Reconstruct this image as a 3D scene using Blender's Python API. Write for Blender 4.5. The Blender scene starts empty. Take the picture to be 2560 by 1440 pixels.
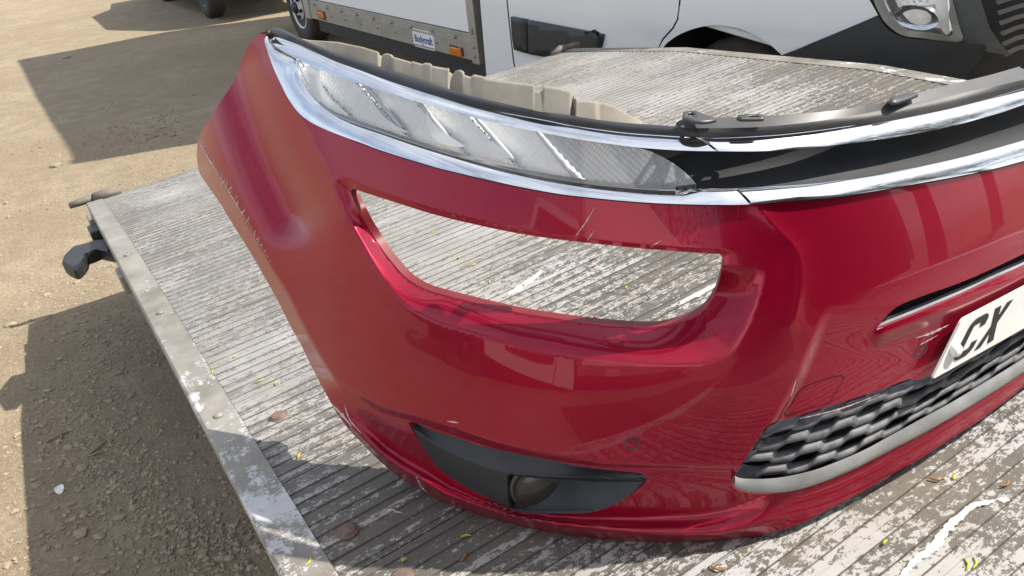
import bpy, bmesh, math, random
import numpy as np
from mathutils import Matrix, Vector, geometry
random.seed(7); rng = np.random.default_rng(7)

# ------------------------------------------------------------------ camera calibration
FPX = 2022.0; CX, CY = 1280.0, 720.0            # focal length and centre, photograph pixels
def _n(v): v = np.asarray(v, float); return v / np.linalg.norm(v)
_r = _n([5350 - CX, -1130 - CY, FPX])           # direction of the deck ribs
_s = np.array([-71 - CX, -43 - CY, FPX]); _s = _n(_s - (_s @ _r) * _r)
_u = np.cross(_r, _s); _u = -_u if _u[1] > 0 else _u
RP = np.stack([_r, _s, _u])                     # lens axes -> deck axes (x along ribs, y to the tip, z up)
HC = 0.75                                       # lens height above the deck
DG = 1.45                                       # lens height above the ground
_g = -_n([418, 3780, 2022.0])                   # ground up
_gx = _n(_r - (_r @ _g) * _g); _gy = np.cross(_g, _gx)
GW = np.stack([_gx, _gy, _g])                   # lens axes -> world axes
CAMW = np.array([0, 0, DG])
DECK_R = GW @ RP.T                              # deck axes -> world axes
DECK_O = CAMW - DECK_R @ np.array([0, 0, HC])
def deck2world(p): return np.asarray(p) @ DECK_R.T + DECK_O
DECK_M = Matrix([[*DECK_R[i], DECK_O[i]] for i in range(3)] + [[0, 0, 0, 1]])

scene = bpy.context.scene
col = scene.collection
cam_d = bpy.data.cameras.new('camera'); cam_o = bpy.data.objects.new('camera', cam_d); col.objects.link(cam_o)
_cx, _cy, _cz = GW @ [1, 0, 0], GW @ [0, -1, 0], GW @ [0, 0, -1]
cam_o.matrix_world = Matrix([[_cx[i], _cy[i], _cz[i], CAMW[i]] for i in range(3)] + [[0, 0, 0, 1]])
cam_d.sensor_width = 36.0; cam_d.lens = 36.0 * FPX / 2560.0
cam_d.clip_start = 0.02; cam_d.clip_end = 500
scene.camera = cam_o

SUN = DECK_R @ _n([0.62, -0.30, 0.72])         # direction to the sun
sun_el = math.asin(SUN[2]); sun_az = math.atan2(SUN[0], SUN[1])
world = bpy.data.worlds.new('World'); scene.world = world; world.use_nodes = True
wn = world.node_tree; wn.nodes.clear()
wo = wn.nodes.new('ShaderNodeOutputWorld'); wb = wn.nodes.new('ShaderNodeBackground'); ws = wn.nodes.new('ShaderNodeTexSky')
ws.sky_type = 'NISHITA'; ws.sun_disc = False; ws.sun_elevation = sun_el; ws.sun_rotation = sun_az
ws.air_density = 1.0; ws.dust_density = 2.0; ws.ozone_density = 1.0
wb.inputs['Strength'].default_value = 0.115
_tc = wn.nodes.new('ShaderNodeTexCoord'); _mp = wn.nodes.new('ShaderNodeMapping'); _mp.inputs['Scale'].default_value = (1, 1, 2.2)
_nz = wn.nodes.new('ShaderNodeTexNoise'); _nz.inputs['Scale'].default_value = 2.2; _nz.inputs['Detail'].default_value = 7; _nz.inputs['Roughness'].default_value = 0.6
_rp = wn.nodes.new('ShaderNodeValToRGB'); _rp.color_ramp.elements[0].position = 0.35; _rp.color_ramp.elements[1].position = 0.68
_rp.color_ramp.elements[0].color = (0.15, 0.15, 0.15, 1); _rp.color_ramp.elements[1].color = (0.8, 0.8, 0.8, 1)
_mx = wn.nodes.new('ShaderNodeMix'); _mx.data_type = 'RGBA'; _mx.inputs[7].default_value = (7.6, 7.9, 8.4, 1)
wn.links.new(_tc.outputs['Generated'], _mp.inputs[0]); wn.links.new(_mp.outputs[0], _nz.inputs['Vector']); wn.links.new(_nz.outputs['Fac'], _rp.inputs[0])
wn.links.new(_rp.outputs[0], _mx.inputs[0]); wn.links.new(ws.outputs[0], _mx.inputs[6])
wn.links.new(_mx.outputs[2], wb.inputs[0]); wn.links.new(wb.outputs[0], wo.inputs[0])
sd = bpy.data.lights.new('sun', 'SUN'); sd.energy = 5.0; sd.angle = math.radians(0.55); sd.color = (1, 0.94, 0.85)
so = bpy.data.objects.new('sun', sd); col.objects.link(so)
so.rotation_euler = Vector(-SUN).to_track_quat('-Z', 'Y').to_euler()
scene.view_settings.view_transform = 'Standard'; scene.view_settings.look = 'None'
scene.view_settings.exposure = 0.55; scene.view_settings.gamma = 1.0

# ------------------------------------------------------------------ small helpers
def empty(name, label=None, cat=None, group=None, mat=None):
    o = bpy.data.objects.new(name, None); col.objects.link(o); o.empty_display_size = 0.1
    if mat is not None: o.matrix_world = mat
    if label: o['label'] = label; o['category'] = cat
    if group: o['group'] = group
    return o
def link(name, me, mat, parent=None):
    o = bpy.data.objects.new(name, me); col.objects.link(o)
    if mat is not None and not me.materials: me.materials.append(mat)
    if parent is not None: o.parent = parent
    return o
def tag(o, label, cat, group=None):
    o['label'] = label; o['category'] = cat
    if group: o['group'] = group
    return o
def mesh(name, V, F, smooth=True, normals=None):
    me = bpy.data.meshes.new(name)
    me.from_pydata([tuple(map(float, v)) for v in V], [], [tuple(int(i) for i in f_) for f_ in F])
    me.update()
    if smooth: me.polygons.foreach_set('use_smooth', [True] * len(me.polygons))
    if normals is not None: me.normals_split_custom_set_from_vertices([tuple(map(float, v)) for v in normals])
    return me
class MB:
    """collects simple solids into one mesh"""
    def __init__(s): s.V = []; s.F = []
    def add(s, V, F):
        o = len(s.V); s.V += [tuple(v) for v in V]; s.F += [tuple(i + o for i in f_) for f_ in F]; return s
    def box(s, x0, x1, y0, y1, z0, z1):
        V = [(x, y, z) for z in (z0, z1) for y in (y0, y1) for x in (x0, x1)]
        return s.add(V, [(0, 2, 3, 1), (4, 5, 7, 6), (0, 1, 5, 4), (2, 6, 7, 3), (0, 4, 6, 2), (1, 3, 7, 5)])
    def prism(s, poly, axis, a, b):
        n = len(poly); V = []
        for c in (a, b):
            for p in poly:
                q = list(p); q.insert(axis, c); V.append(q)
        F = [tuple(range(n))[::-1], tuple(range(n, 2 * n))] + [(i, (i + 1) % n, (i + 1) % n + n, i + n) for i in range(n)]
        return s.add(V, F)
    def lathe(s, prof, seg=24, M=None):
        V = []; F = []
        for r, z in prof:
            for k in range(seg):
                a = 2 * math.pi * k / seg; V.append(Vector((r * math.cos(a), r * math.sin(a), z)))
        for i in range(len(prof) - 1):
            for k in range(seg):
                k2 = (k + 1) % seg; F.append((i * seg + k, i * seg + k2, (i + 1) * seg + k2, (i + 1) * seg + k))
        F.append(tuple(range(seg))[::-1]); F.append(tuple(range((len(prof) - 1) * seg, len(prof) * seg)))
        if M is not None: V = [M @ v for v in V]
        return s.add(V, F)
    def tube(s, pts, r, seg=8):
        pts = [Vector(p) for p in pts]; V = []; F = []
        for i, p in enumerate(pts):
            t = (pts[min(i + 1, len(pts) - 1)] - pts[max(i - 1, 0)]).normalized()
            a = t.orthogonal().normalized(); b = t.cross(a); rr = r[i] if isinstance(r, (list, tuple)) else r
            for k in range(seg):
                an = 2 * math.pi * k / seg; V.append(p + a * rr * math.cos(an) + b * rr * math.sin(an))
        for i in range(len(pts) - 1):
            for k in range(seg):
                k2 = (k + 1) % seg; F.append((i * seg + k, i * seg + k2, (i + 1) * seg + k2, (i + 1) * seg + k))
        F.append(tuple(range(seg))[::-1]); F.append(tuple(range((len(pts) - 1) * seg, len(pts) * seg)))
        return s.add(V, F)
    def build(s, name, mat, parent=None, smooth=False, bevel=0, M=None):
        me = mesh(name, s.V, s.F, smooth)
        bm = bmesh.new(); bm.from_mesh(me); bmesh.ops.recalc_face_normals(bm, faces=bm.faces); bm.to_mesh(me); bm.free()
        o = link(name, me, mat, parent)
        if bevel:
            m = o.modifiers.new('bevel', 'BEVEL'); m.width = bevel; m.segments = 2; m.limit_method = 'ANGLE'; m.angle_limit = 0.6
            me.polygons.foreach_set('use_smooth', [True] * len(me.polygons))
            m2 = o.modifiers.new('wn', 'WEIGHTED_NORMAL')
        if M is not None: o.matrix_local = M
        return o

# ------------------------------------------------------------------ material helpers
class NT:
    def __init__(s, name):
        s.m = bpy.data.materials.new(name); s.m.use_nodes = True; s.t = s.m.node_tree; s.t.nodes.clear()
        s.out = s.t.nodes.new('ShaderNodeOutputMaterial'); s.b = s.t.nodes.new('ShaderNodeBsdfPrincipled')
        s.t.links.new(s.b.outputs[0], s.out.inputs[0])
    def n(s, typ, **kw):
        nd = s.t.nodes.new(typ)
        for k, v in kw.items(): setattr(nd, k, v)
        return nd
    def l(s, a, b): s.t.links.new(a, b)
    def setv(s, **kw):
        for k, v in kw.items():
            k = k.replace('_', ' ')
            if isinstance(v, tuple) and len(v) == 3: v = (*v, 1)
            if hasattr(v, 'is_output'): s.l(v, s.b.inputs[k])
            else: s.b.inputs[k].default_value = v
        return s
    def coord(s, kind='Object', scale=(1, 1, 1), rot=(0, 0, 0), loc=(0, 0, 0)):
        tc = s.n('ShaderNodeTexCoord'); mp = s.n('ShaderNodeMapping')
        mp.inputs['Scale'].default_value = scale; mp.inputs['Rotation'].default_value = rot; mp.inputs['Location'].default_value = loc
        s.l(tc.outputs[kind], mp.inputs[0]); return mp.outputs[0]
    def noise(s, vec, scale, detail=4, rough=0.55, dist=0.0):
        nd = s.n('ShaderNodeTexNoise'); nd.inputs['Scale'].default_value = scale; nd.inputs['Detail'].default_value = detail
        nd.inputs['Roughness'].default_value = rough; nd.inputs['Distortion'].default_value = dist
        s.l(vec, nd.inputs['Vector']); return nd.outputs['Fac']
    def ramp(s, fac, stops, interp='LINEAR'):
        nd = s.n('ShaderNodeValToRGB'); cr = nd.color_ramp; cr.interpolation = interp
        while len(cr.elements) < len(stops): cr.elements.new(0.5)
        for e, (p, c) in zip(cr.elements, stops):
            e.position = p; e.color = (c, c, c, 1) if isinstance(c, (int, float)) else (*c, 1)
        s.l(fac, nd.inputs[0]); return nd.outputs[0]
    def mix(s, fac, a, b, mode='MIX'):
        nd = s.n('ShaderNodeMix', data_type='RGBA', blend_type=mode)
        for sock, v in ((nd.inputs[0], fac), (nd.inputs[6], a), (nd.inputs[7], b)):
            if hasattr(v, 'is_output'): s.l(v, sock)
            elif isinstance(v, (int, float)): sock.default_value = v if sock.type == 'VALUE' else (v, v, v, 1)
            else: sock.default_value = (*v, 1)
        return nd.outputs[2]
    def math(s, op, a, b=0.0, c=0.0):
        nd = s.n('ShaderNodeMath', operation=op)
        for i, v in enumerate((a, b, c)):
            if hasattr(v, 'is_output'): s.l(v, nd.inputs[i])
            else: nd.inputs[i].default_value = v
        return nd.outputs[0]
    def bump(s, h, strength=0.3, dist=0.01):
        nd = s.n('ShaderNodeBump'); nd.inputs['Strength'].default_value = strength; nd.inputs['Distance'].default_value = dist
        s.l(h, nd.inputs['Height']); s.l(nd.outputs[0], s.b.inputs['Normal']); return s
def plain(name, c, rough=0.5, metal=0.0, var=0.12, scale=30.0, bump=0.0, **kw):
    t = NT(name); v = t.coord()
    f_ = t.noise(v, scale, 5)
    cc = t.mix(t.ramp(f_, [(0.3, 0.0), (0.7, 1.0)]), tuple(x * (1 - var) for x in c), tuple(min(1, x * (1 + var)) for x in c))
    t.setv(Base_Color=cc, Roughness=rough, Metallic=metal, **kw)
    if bump: t.bump(t.noise(v, scale * 4, 3), bump, 0.002)
    return t.m

# paint of the bumper: metallic red under clear coat, a film of dust
t = NT('red_metallic_paint'); v = t.coord()
fl = t.noise(v, 2600, 2, 0.8)
base = t.mix(t.ramp(fl, [(0.35, 0.0), (0.75, 1.0)]), (0.20, 0.001, 0.014), (0.45, 0.003, 0.040))
dust = t.ramp(t.noise(v, 7, 6, 0.6), [(0.5, 0.0), (0.8, 0.04)])
sc = t.ramp(t.noise(t.coord(scale=(30, 6, 200), rot=(0, 0.5, 0)), 3, 6, 0.7), [(0.68, 0.0), (0.8, 0.15)])
dd = t.math('ADD', dust, sc)
t.setv(Base_Color=t.mix(dd, base, (0.42, 0.30, 0.25)), Metallic=0.55, Roughness=0.30, Specular_IOR_Level=0.2, Coat_Weight=0.8,
       Coat_Roughness=t.ramp(t.noise(v, 11, 5), [(0.3, 0.008), (0.8, 0.035)]), Coat_IOR=1.41)
M_RED = t.m
t = NT('chrome_trim'); v = t.coord()
t.setv(Base_Color=t.mix(t.ramp(t.noise(v, 25, 6, 0.65), [(0.5, 0.0), (0.8, 0.5)]), (0.84, 0.85, 0.87), (0.55, 0.53, 0.5)), Metallic=1.0,
       Roughness=t.ramp(t.noise(v, 40, 5, 0.7), [(0.4, 0.03), (0.8, 0.16)]))
M_CHROME = t.m
t = NT('black_plastic'); v = t.coord()
dst = t.ramp(t.noise(v, 9, 6, 0.65), [(0.4, 0.0), (0.8, 0.22)])
t.setv(Base_Color=t.mix(dst, (0.018, 0.020, 0.024), (0.13, 0.13, 0.125)), Roughness=0.42).bump(t.noise(v, 900, 2), 0.08, 0.001)
M_BLACK = t.m
t = NT('dusty_black_plastic'); v = t.coord()
dst = t.ramp(t.noise(v, 14, 7, 0.7), [(0.3, 0.1), (0.75, 0.6)])
t.setv(Base_Color=t.mix(dst, (0.020, 0.021, 0.024), (0.10, 0.10, 0.10)), Roughness=0.45)
M_DBLACK = t.m
M_INSERT = plain('matt_black_insert', (0.016, 0.018, 0.021), 0.6, var=0.4, scale=14, Specular_IOR_Level=0.2)
M_BEIGE = plain('dust_covered_plastic', (0.25, 0.23, 0.19), 0.9, var=0.22, scale=18, bump=0.1)
M_GREYTRIM = plain('weathered_grey_trim', (0.33, 0.335, 0.335), 0.34, 0.45, var=0.22, scale=22)
M_REFL = plain('lamp_reflector', (0.80, 0.82, 0.84), 0.12, 1.0, var=0.05)
M_WHITEPL = plain('white_light_guide', (0.88, 0.89, 0.90), 0.25, var=0.02)
M_DARKREFL = plain('smoked_reflector', (0.16, 0.17, 0.19), 0.25, 0.9, var=0.2)
M_DARK = plain('dark_cavity', (0.008, 0.008, 0.009), 0.7)
t = NT('clear_lamp_cover')
tr = t.n('ShaderNodeBsdfTransparent'); gl = t.n('ShaderNodeBsdfGlossy'); gl.inputs['Roughness'].default_value = 0.03
fr = t.n('ShaderNodeFresnel'); fr.inputs['IOR'].default_value = 1.5; mx = t.n('ShaderNodeMixShader')
tr.inputs[0].default_value = (0.985, 0.99, 0.99, 1)
t.l(t.math('ADD', fr.outputs[0], 0.03), mx.inputs[0]); t.l(tr.outputs[0], mx.inputs[1]); t.l(gl.outputs[0], mx.inputs[2]); t.l(mx.outputs[0], t.out.inputs[0])
M_GLASS = t.m
M_PLATE = plain('plate_white', (0.78, 0.78, 0.76), 0.3, var=0.05, scale=20)
M_PLATEBLK = plain('plate_black', (0.015, 0.015, 0.015), 0.4)
M_SCREW = plain('white_screw_cap', (0.8, 0.8, 0.78), 0.35)
# ------------------------------------------------------------------ ground
t = NT('dirt_ground'); v = t.coord()
big = t.noise(v, 0.9, 4, 0.6); mid = t.noise(v, 6, 6, 0.65); fine = t.noise(v, 60, 6, 0.75); peb = t.noise(v, 170, 3, 0.6)
c1 = t.mix(t.ramp(big, [(0.35, 0.0), (0.65, 1.0)]), (0.34, 0.265, 0.165), (0.47, 0.385, 0.26))
c2 = t.mix(t.ramp(mid, [(0.35, 0.0), (0.7, 1.0)]), c1, (0.30, 0.235, 0.15))
c3 = t.mix(t.ramp(fine, [(0.35, 0.65), (0.65, 0.0)]), c2, (0.16, 0.125, 0.085))
c4 = t.mix(t.ramp(peb, [(0.62, 0.0), (0.72, 0.7)]), c3, (0.38, 0.33, 0.26))
t.setv(Base_Color=c4, Roughness=0.95)
t.bump(t.math('ADD', t.math('MULTIPLY', fine, 0.6), t.math('ADD', t.math('MULTIPLY', peb, 0.4), t.math('MULTIPLY', mid, 1.2))), 0.7, 0.03)
M_DIRT = t.m
n = 160; g = np.linspace(-1, 1, n); g = np.sign(g) * np.abs(g) ** 2.2
X, Y = np.meshgrid(g * 150, g * 150 + 3)
def hgt(x, y):
    return 0.02 * np.sin(x * 1.3 + 0.6 * y) * np.sin(y * 0.9 - 0.4 * x) + 0.012 * np.sin(3.1 * x + 1.7 * y + 1) * np.cos(2.3 * y - x)
Z = hgt(X, Y) * np.exp(-((X / 30) ** 2 + (Y / 30) ** 2))
idx = np.arange(n * n).reshape(n, n)
F = [(idx[j, i], idx[j, i + 1], idx[j + 1, i + 1], idx[j + 1, i]) for j in range(n - 1) for i in range(n - 1)]
ground = link('ground', mesh('ground', np.stack([X, Y, Z], 2).reshape(-1, 3), F), M_DIRT); ground['kind'] = 'structure'

# ------------------------------------------------------------------ tail lift platform (deck axes)
lift_root = empty('tail_lift_platform', 'scratched grey ribbed aluminium tail lift platform carrying the red bumper', 'tail lift', None, DECK_M)
t = NT('worn_white_deck_paint'); tc = t.n('ShaderNodeTexCoord'); sep = t.n('ShaderNodeSeparateXYZ'); t.l(tc.outputs['Object'], sep.inputs[0])
v = t.coord()
PITCH = 0.0289
rib = t.math('FLOOR', t.math('ADD', t.math('DIVIDE', sep.outputs[1], PITCH / 2), 0.5))
wn_ = t.n('ShaderNodeTexWhiteNoise', noise_dimensions='1D'); t.l(rib, wn_.inputs['W'])
cmb = t.n('ShaderNodeCombineXYZ'); t.l(t.math('MULTIPLY', sep.outputs[0], 1.0), cmb.inputs[0]); t.l(t.math('MULTIPLY', rib, 7.31), cmb.inputs[1])
runs = t.noise(cmb.outputs[0], 2.6, 5, 0.6)                       # worn runs along each rib bay
grain = t.math('ADD', t.math('MULTIPLY', t.noise(t.coord(scale=(.8, 1.25, 1)), 60, 7, 0.75), 0.6), t.math('MULTIPLY', t.noise(t.coord(scale=(.85, 1.2, 1)), 190, 5, 0.7), 0.4))   # flaking
blot = t.noise(v, 1.9, 5, 0.6)
wear = t.math('ADD', t.math('ADD', t.math('MULTIPLY', runs, 0.34), t.math('MULTIPLY', grain, 1.35)), t.math('ADD', t.math('MULTIPLY', blot, 0.60), t.math('MULTIPLY', wn_.outputs[0], 0.07)))
yy = t.math('DIVIDE', t.math('SUBTRACT', sep.outputs[1], t.math('MULTIPLY', sep.outputs[0], 0.42)), 2.4)
grad = t.ramp(yy, [(0.02, 0.085), (0.18, 0.05), (0.30, 0.0), (0.42, 0.06), (0.55, 0.10), (1.0, 0.06)])
pm = t.ramp(t.math('SUBTRACT', t.math('ADD', wear, grad), 0.27), [(0.965, 0.0), (0.995, 1.0)])
dirt = t.mix(t.ramp(t.noise(v, 3.1, 5, 0.6), [(0.35, 0.0), (0.65, 1.0)]), (0.085, 0.078, 0.066), (0.150, 0.130, 0.100))
dirt = t.mix(t.ramp(t.noise(v, 150, 4, 0.8), [(0.4, 0.0), (0.7, 0.5)]), dirt, (0.05, 0.046, 0.040))
paint = t.mix(t.ramp(t.noise(v, 5, 4), [(0.3, 0.0), (0.7, 1.0)]), (0.43, 0.43, 0.43), (0.31, 0.285, 0.245))
cc = t.mix(pm, dirt, paint)
# dust lying thicker towards the tip
film = t.math('MULTIPLY', t.ramp(t.noise(v, 4.2, 7, 0.65), [(0.30, 0.25), (0.66, 1.0)]), t.ramp(yy, [(0.08, 0.08), (0.32, 0.14), (0.47, 0.55), (0.6, 0.88)]))
cc = t.mix(film, cc, t.mix(t.ramp(t.noise(v, 2.2, 5), [(0.35, 0.0), (0.65, 1.0)]), (0.145, 0.143, 0.137), (0.245, 0.238, 0.222)))
stain = t.ramp(t.noise(v, 4.3, 6, 0.7, 0.6), [(0.66, 0.0), (0.76, 0.7)])
cc = t.mix(stain, cc, (0.045, 0.045, 0.046))
ed = t.math('ABSOLUTE', t.math('SUBTRACT', t.math('FRACT', t.math('ADD', t.math('DIVIDE', sep.outputs[1], PITCH / 2), 0.5)), 0.5))
ln = t.math('MULTIPLY', t.ramp(ed, [(0.425, 0.0), (0.48, 1.0)]), t.ramp(t.noise(cmb.outputs[0], 5.0, 6, 0.7), [(0.30, 0.25), (0.6, 0.95)]))
ln = t.math('MULTIPLY', ln, t.ramp(yy, [(0.5, 1.0), (0.8, 0.55)]))
cc = t.mix(ln, cc, (0.045, 0.04, 0.034))
t.setv(Base_Color=cc, Roughness=0.62, Metallic=0.0)
t.bump(t.math('ADD', t.math('MULTIPLY', pm, 0.5), grain), 0.25, 0.0012)
M_DECK = t.m
t = NT('worn_edge_profile'); v = t.coord()
sep = t.n('ShaderNodeSeparateXYZ'); tc = t.n('ShaderNodeTexCoord'); t.l(tc.outputs['Object'], sep.inputs[0])
w_ = t.math('ADD', t.math('MULTIPLY', t.noise(t.coord(scale=(2.0, 1, 1)), 5.5, 8, 0.72), 1.1), t.math('MULTIPLY', t.noise(t.coord(scale=(1, 2.2, 1)), 120, 6, 0.75), 0.45))
w_ = t.math('SUBTRACT', w_, t.math('MULTIPLY', sep.outputs[1], 0.10))
cc = t.mix(t.ramp(t.noise(v, 6, 6, 0.65), [(0.35, 0.0), (0.65, 1.0)]), (0.155, 0.14, 0.115), (0.30, 0.28, 0.245))
cc = t.mix(t.ramp(w_, [(0.68, 0.0), (0.73, 1.0)]), cc, t.mix(t.noise(v, 30, 5), (0.62, 0.63, 0.66), (0.45, 0.44, 0.42)))
t.setv(Base_Color=cc, Roughness=0.5, Metallic=0.1).bump(t.noise(v, 60, 5), 0.15, 0.002)
M_EDGE = t.m
M_RUST = plain('rusty_cap', (0.17, 0.12, 0.095), 0.75, 0.2, var=0.3, scale=60, bump=0.3)
M_RUBBER = plain('black_rubber', (0.02, 0.021, 0.023), 0.5, var=0.2, scale=30)
M_STEEL = plain('dull_galvanised_steel', (0.30, 0.29, 0.27), 0.55, 0.6, var=0.15)
M_STOP = plain('dirty_steel', (0.16, 0.14, 0.115), 0.7, 0.2, var=0.2)
XL, XLI, XRI, XR = 0.0434, 0.1035, 2.273, 2.334
YN, YJ, YB, YT = -1.10, 1.646, 2.55, 3.36
def deckz(y): return -0.055 * max(0.0, (y - YB) / (YT - YB)) ** 1.0
def xright(y): return XRI if y >= YJ else XRI - 0.21 * (YJ - y)      # the side narrows towards the truck
edges_y = [YN]
k0_ = math.ceil(YN / PITCH)
joints = [YN, -0.83, -0.57, -0.31, -0.05, 0.24, 0.53, 0.82, 1.07, 1.36, YJ, 1.93, 2.21, 2.5, 2.79, 3.08, YT]
for a, b in zip(joints[:-1], joints[1:]):
    ya, yb = a + 0.0012, b - 0.0012
    prof = [(ya, 0)]
    k = math.ceil((ya + 0.009) / PITCH)
    while k * PITCH < yb - 0.009:
        y = k * PITCH
        hh = 0.0022 if y < 2.95 else 0.0012
        prof += [(y - PITCH / 4 - .0006, 0), (y - PITCH / 4 + .0006, hh), (y + PITCH / 4 - .0006, hh), (y + PITCH / 4 + .0006, 0)]; k += 1
    prof += [(yb, 0)]
    V = []; F = []
    for y, z in prof: V += [(XLI + 0.001, y, deckz(y) + z), (xright(y) - 0.001, y, deckz(y) + z)]
    for y, z in ((yb, -0.03), (ya, -0.03)): V += [(XLI + 0.001, y, deckz(y) + z), (xright(y) - 0.001, y, deckz(y) + z)]
    m_ = len(V) // 2
    for i in range(m_): j = (i + 1) % m_; F.append((2 * i, 2 * i + 1, 2 * j + 1, 2 * j))
    F.append(tuple(2 * i for i in range(m_))); F.append(tuple(2 * i + 1 for i in range(m_))[::-1])
    me = mesh('deck_plank', V, F, False); bm = bmesh.new(); bm.from_mesh(me); bmesh.ops.recalc_face_normals(bm, faces=bm.faces); bm.to_mesh(me); bm.free()
    link('deck_plank', me, M_DECK, lift_root)
def edge_profile(name, path, w, side):
    """flat side profile along a path of (x_inner, y); side -1 left, +1 right"""
    V = []; F = []
    for x, y in path:
        z = deckz(y)
        for dx, dz in ((0, 0.0035), (w - .004, 0.0035), (w, 0.0), (w, -0.045), (w - .006, -0.05), (0.002, -0.05)):
            V.append((x + side * dx, y, z + dz))
    for i in range(len(path) - 1):
        for k in range(6): k2 = (k + 1) % 6; F.append((i * 6 + k, i * 6 + k2, i * 6 + 6 + k2, i * 6 + 6 + k))
    F.append(tuple(range(6))); F.append(tuple(range(len(V) - 6, len(V)))[::-1])
    me = mesh(name, V, F, False); bm = bmesh.new(); bm.from_mesh(me); bmesh.ops.recalc_face_normals(bm, faces=bm.faces); bm.to_mesh(me); bm.free()
    return link(name, me, M_EDGE, lift_root)
edge_profile('edge_profile', [(XLI, y) for y in np.linspace(YN, YT - .01, 30)], XLI - XL, -1)
edge_profile('edge_profile', [(XRI, y) for y in np.linspace(YJ + .002, YT - .01, 20)], XR - XRI, 1)
edge_profile('edge_profile', [(xright(y), y) for y in np.linspace(YN, YJ - .002, 12)], XR - XRI, 1)
# tip bar along the far edge and its end pieces
mb = MB(); mb.prism([(YT, deckz(YT) + .001), (YT + .018, deckz(YT) - .004), (YT + .02, deckz(YT) - .02), (YT, deckz(YT) - .03)], 0, XLI - .02, XRI + .02)
mb.build('tip_bar', M_EDGE, lift_root)
for x, sgn in ((XL, 1), (XR, -1)):
    z = deckz(YT) + .008
    mb = MB(); mb.tube([(x - sgn * .055, YT + .012, z), (x - sgn * .02, YT + .012, z + .002), (x + sgn * .04, YT + .01, z + .002)], [.011, .014, .014], 10)
    mb.tube([(x + sgn * .035, YT + .008, z), (x + sgn * .07, YT + .0, z + .004), (x + sgn * .13, YT - .012, z - .002)], [.02, .022, .008], 10)
    mb.build('end_stop', M_STOP, lift_root, True)
# round caps and rivets
for x, y, r_ in ((.157, 1.253, .0125), (.144, .898, .0125), (.166, .768, .0125), (1.9, 1.2, .0125), (1.92, .9, .0125)):
    mb = MB(); mb.lathe([(r_ * 1.3, 0.0), (r_ * 1.3, .0022), (r_ * 1.05, .0030), (r_, .0030), (r_, .0050), (r_ * .85, .0060), (r_ * .15, .0056)], 28, Matrix.Translation((x, y, .0005)))
    mb.build('round_cap', M_RUST, lift_root, True)
for x, y in ((.0735, 1.34), (.0745, 1.121), (.0735, .62), (.0735, 1.9), (.0735, 2.4)):
    mb = MB(); mb.lathe([(.009, 0), (.0085, .0022), (.006, .0042), (.002, .005)], 18, Matrix.Translation((x, y, .0035)))
    mb.build('rivet', M_EDGE, lift_root, True)
# frame under the deck and fittings at the left edge
mb = MB(); mb.box(.35, .47, -1.0, 2.3, -.16, -.06).box(1.85, 1.97, -1.0, 2.3, -.16, -.06).box(.3, 2.0, .1, .2, -.17, -.061)
mb.build('under_frame', M_RUBBER, lift_root)
# ------------------------------------------------------------------ the bumper's body surface (deck axes)
TH = math.radians(1.5)
LX = np.array([math.cos(TH), -math.sin(TH)]); BYV = np.array([math.sin(TH), math.cos(TH)])
QX, QY = 1.07, 1.2                                # centre of the plan curve; QX is the car's centre line
def gsm(a, sig, axis):
    r = int(3 * sig); k = np.exp(-0.5 * (np.arange(-r, r + 1) / sig) ** 2); k /= k.sum()
    p = [(0, 0)] * a.ndim; p[axis] = (r, r); a = np.pad(a, p, mode='edge')
    return np.apply_along_axis(lambda m: np.convolve(m, k, 'valid'), axis, a)
PHI = np.arange(-10, 130.01, 0.25)
_pp = [-10, 0, 7.7, 15, 20, 24, 27.5, 30.6, 33.6, 36.5, 39, 42, 46, 52, 60, 68, 75, 84, 90, 96, 103, 112, 130]
_pr = [.714, .708, .715, .736, .756, .776, .795, .815, .835, .853, .866, .877, .886, .893, .898, .899, .904, .920, .945, .985, 1.03, 1.085, 1.18]
RPHI = gsm(np.interp(PHI, _pp, _pr), 10, 0)
ZT = np.arange(-.05, .9001, .004)
_zp = [-.05, 0, .1, .2, .28, .36, .44, .52, .60, .68, .9]
_d0 = [0, 0, .004, .014, .032, .058, .09, .125, .165, .21, .4]
_d4 = [0, 0, .003, .014, .032, .062, .098, .135, .17, .215, .4]
_d8 = [0, 0, .013, .040, .064, .090, .117, .146, .18, .22, .4]
_t = np.stack([np.interp(ZT, _zp, d) for d in (_d0, _d4, _d8)])
DEL = np.stack([np.interp(PHI, [0, 42, 84], _t[:, i]) for i in range(len(ZT))], 1)
DEL = gsm(gsm(DEL, 9, 1), 24, 0)
def bil(p, z):
    a = np.clip((p - PHI[0]) / 0.25, 0, len(PHI) - 1.001); b = np.clip((z - ZT[0]) / .004, 0, len(ZT) - 1.001)
    i = a.astype(int); j = b.astype(int); fa = a - i; fb = b - j
    return DEL[i, j] * (1 - fa) * (1 - fb) + DEL[i + 1, j] * fa * (1 - fb) + DEL[i, j + 1] * (1 - fa) * fb + DEL[i + 1, j + 1] * fa * fb
def gfun(P):
    lat = P[..., 0] * LX[0] + P[..., 1] * LX[1]; bk = P[..., 0] * BYV[0] + P[..., 1] * BYV[1]
    dx = QX - lat; dy = QY - bk
    ph = np.degrees(np.arctan2(np.abs(dx), dy))
    return np.hypot(dx, dy) - (np.interp(ph, PHI, RPHI) - bil(ph, P[..., 2]))
CAMD = np.array([0, 0, HC])
def rays(uv):
    uv = np.asarray(uv, float)
    d = np.stack([(uv[:, 0] - CX) / FPX, (uv[:, 1] - CY) / FPX, np.ones(len(uv))], 1)
    return d @ RP.T
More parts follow.
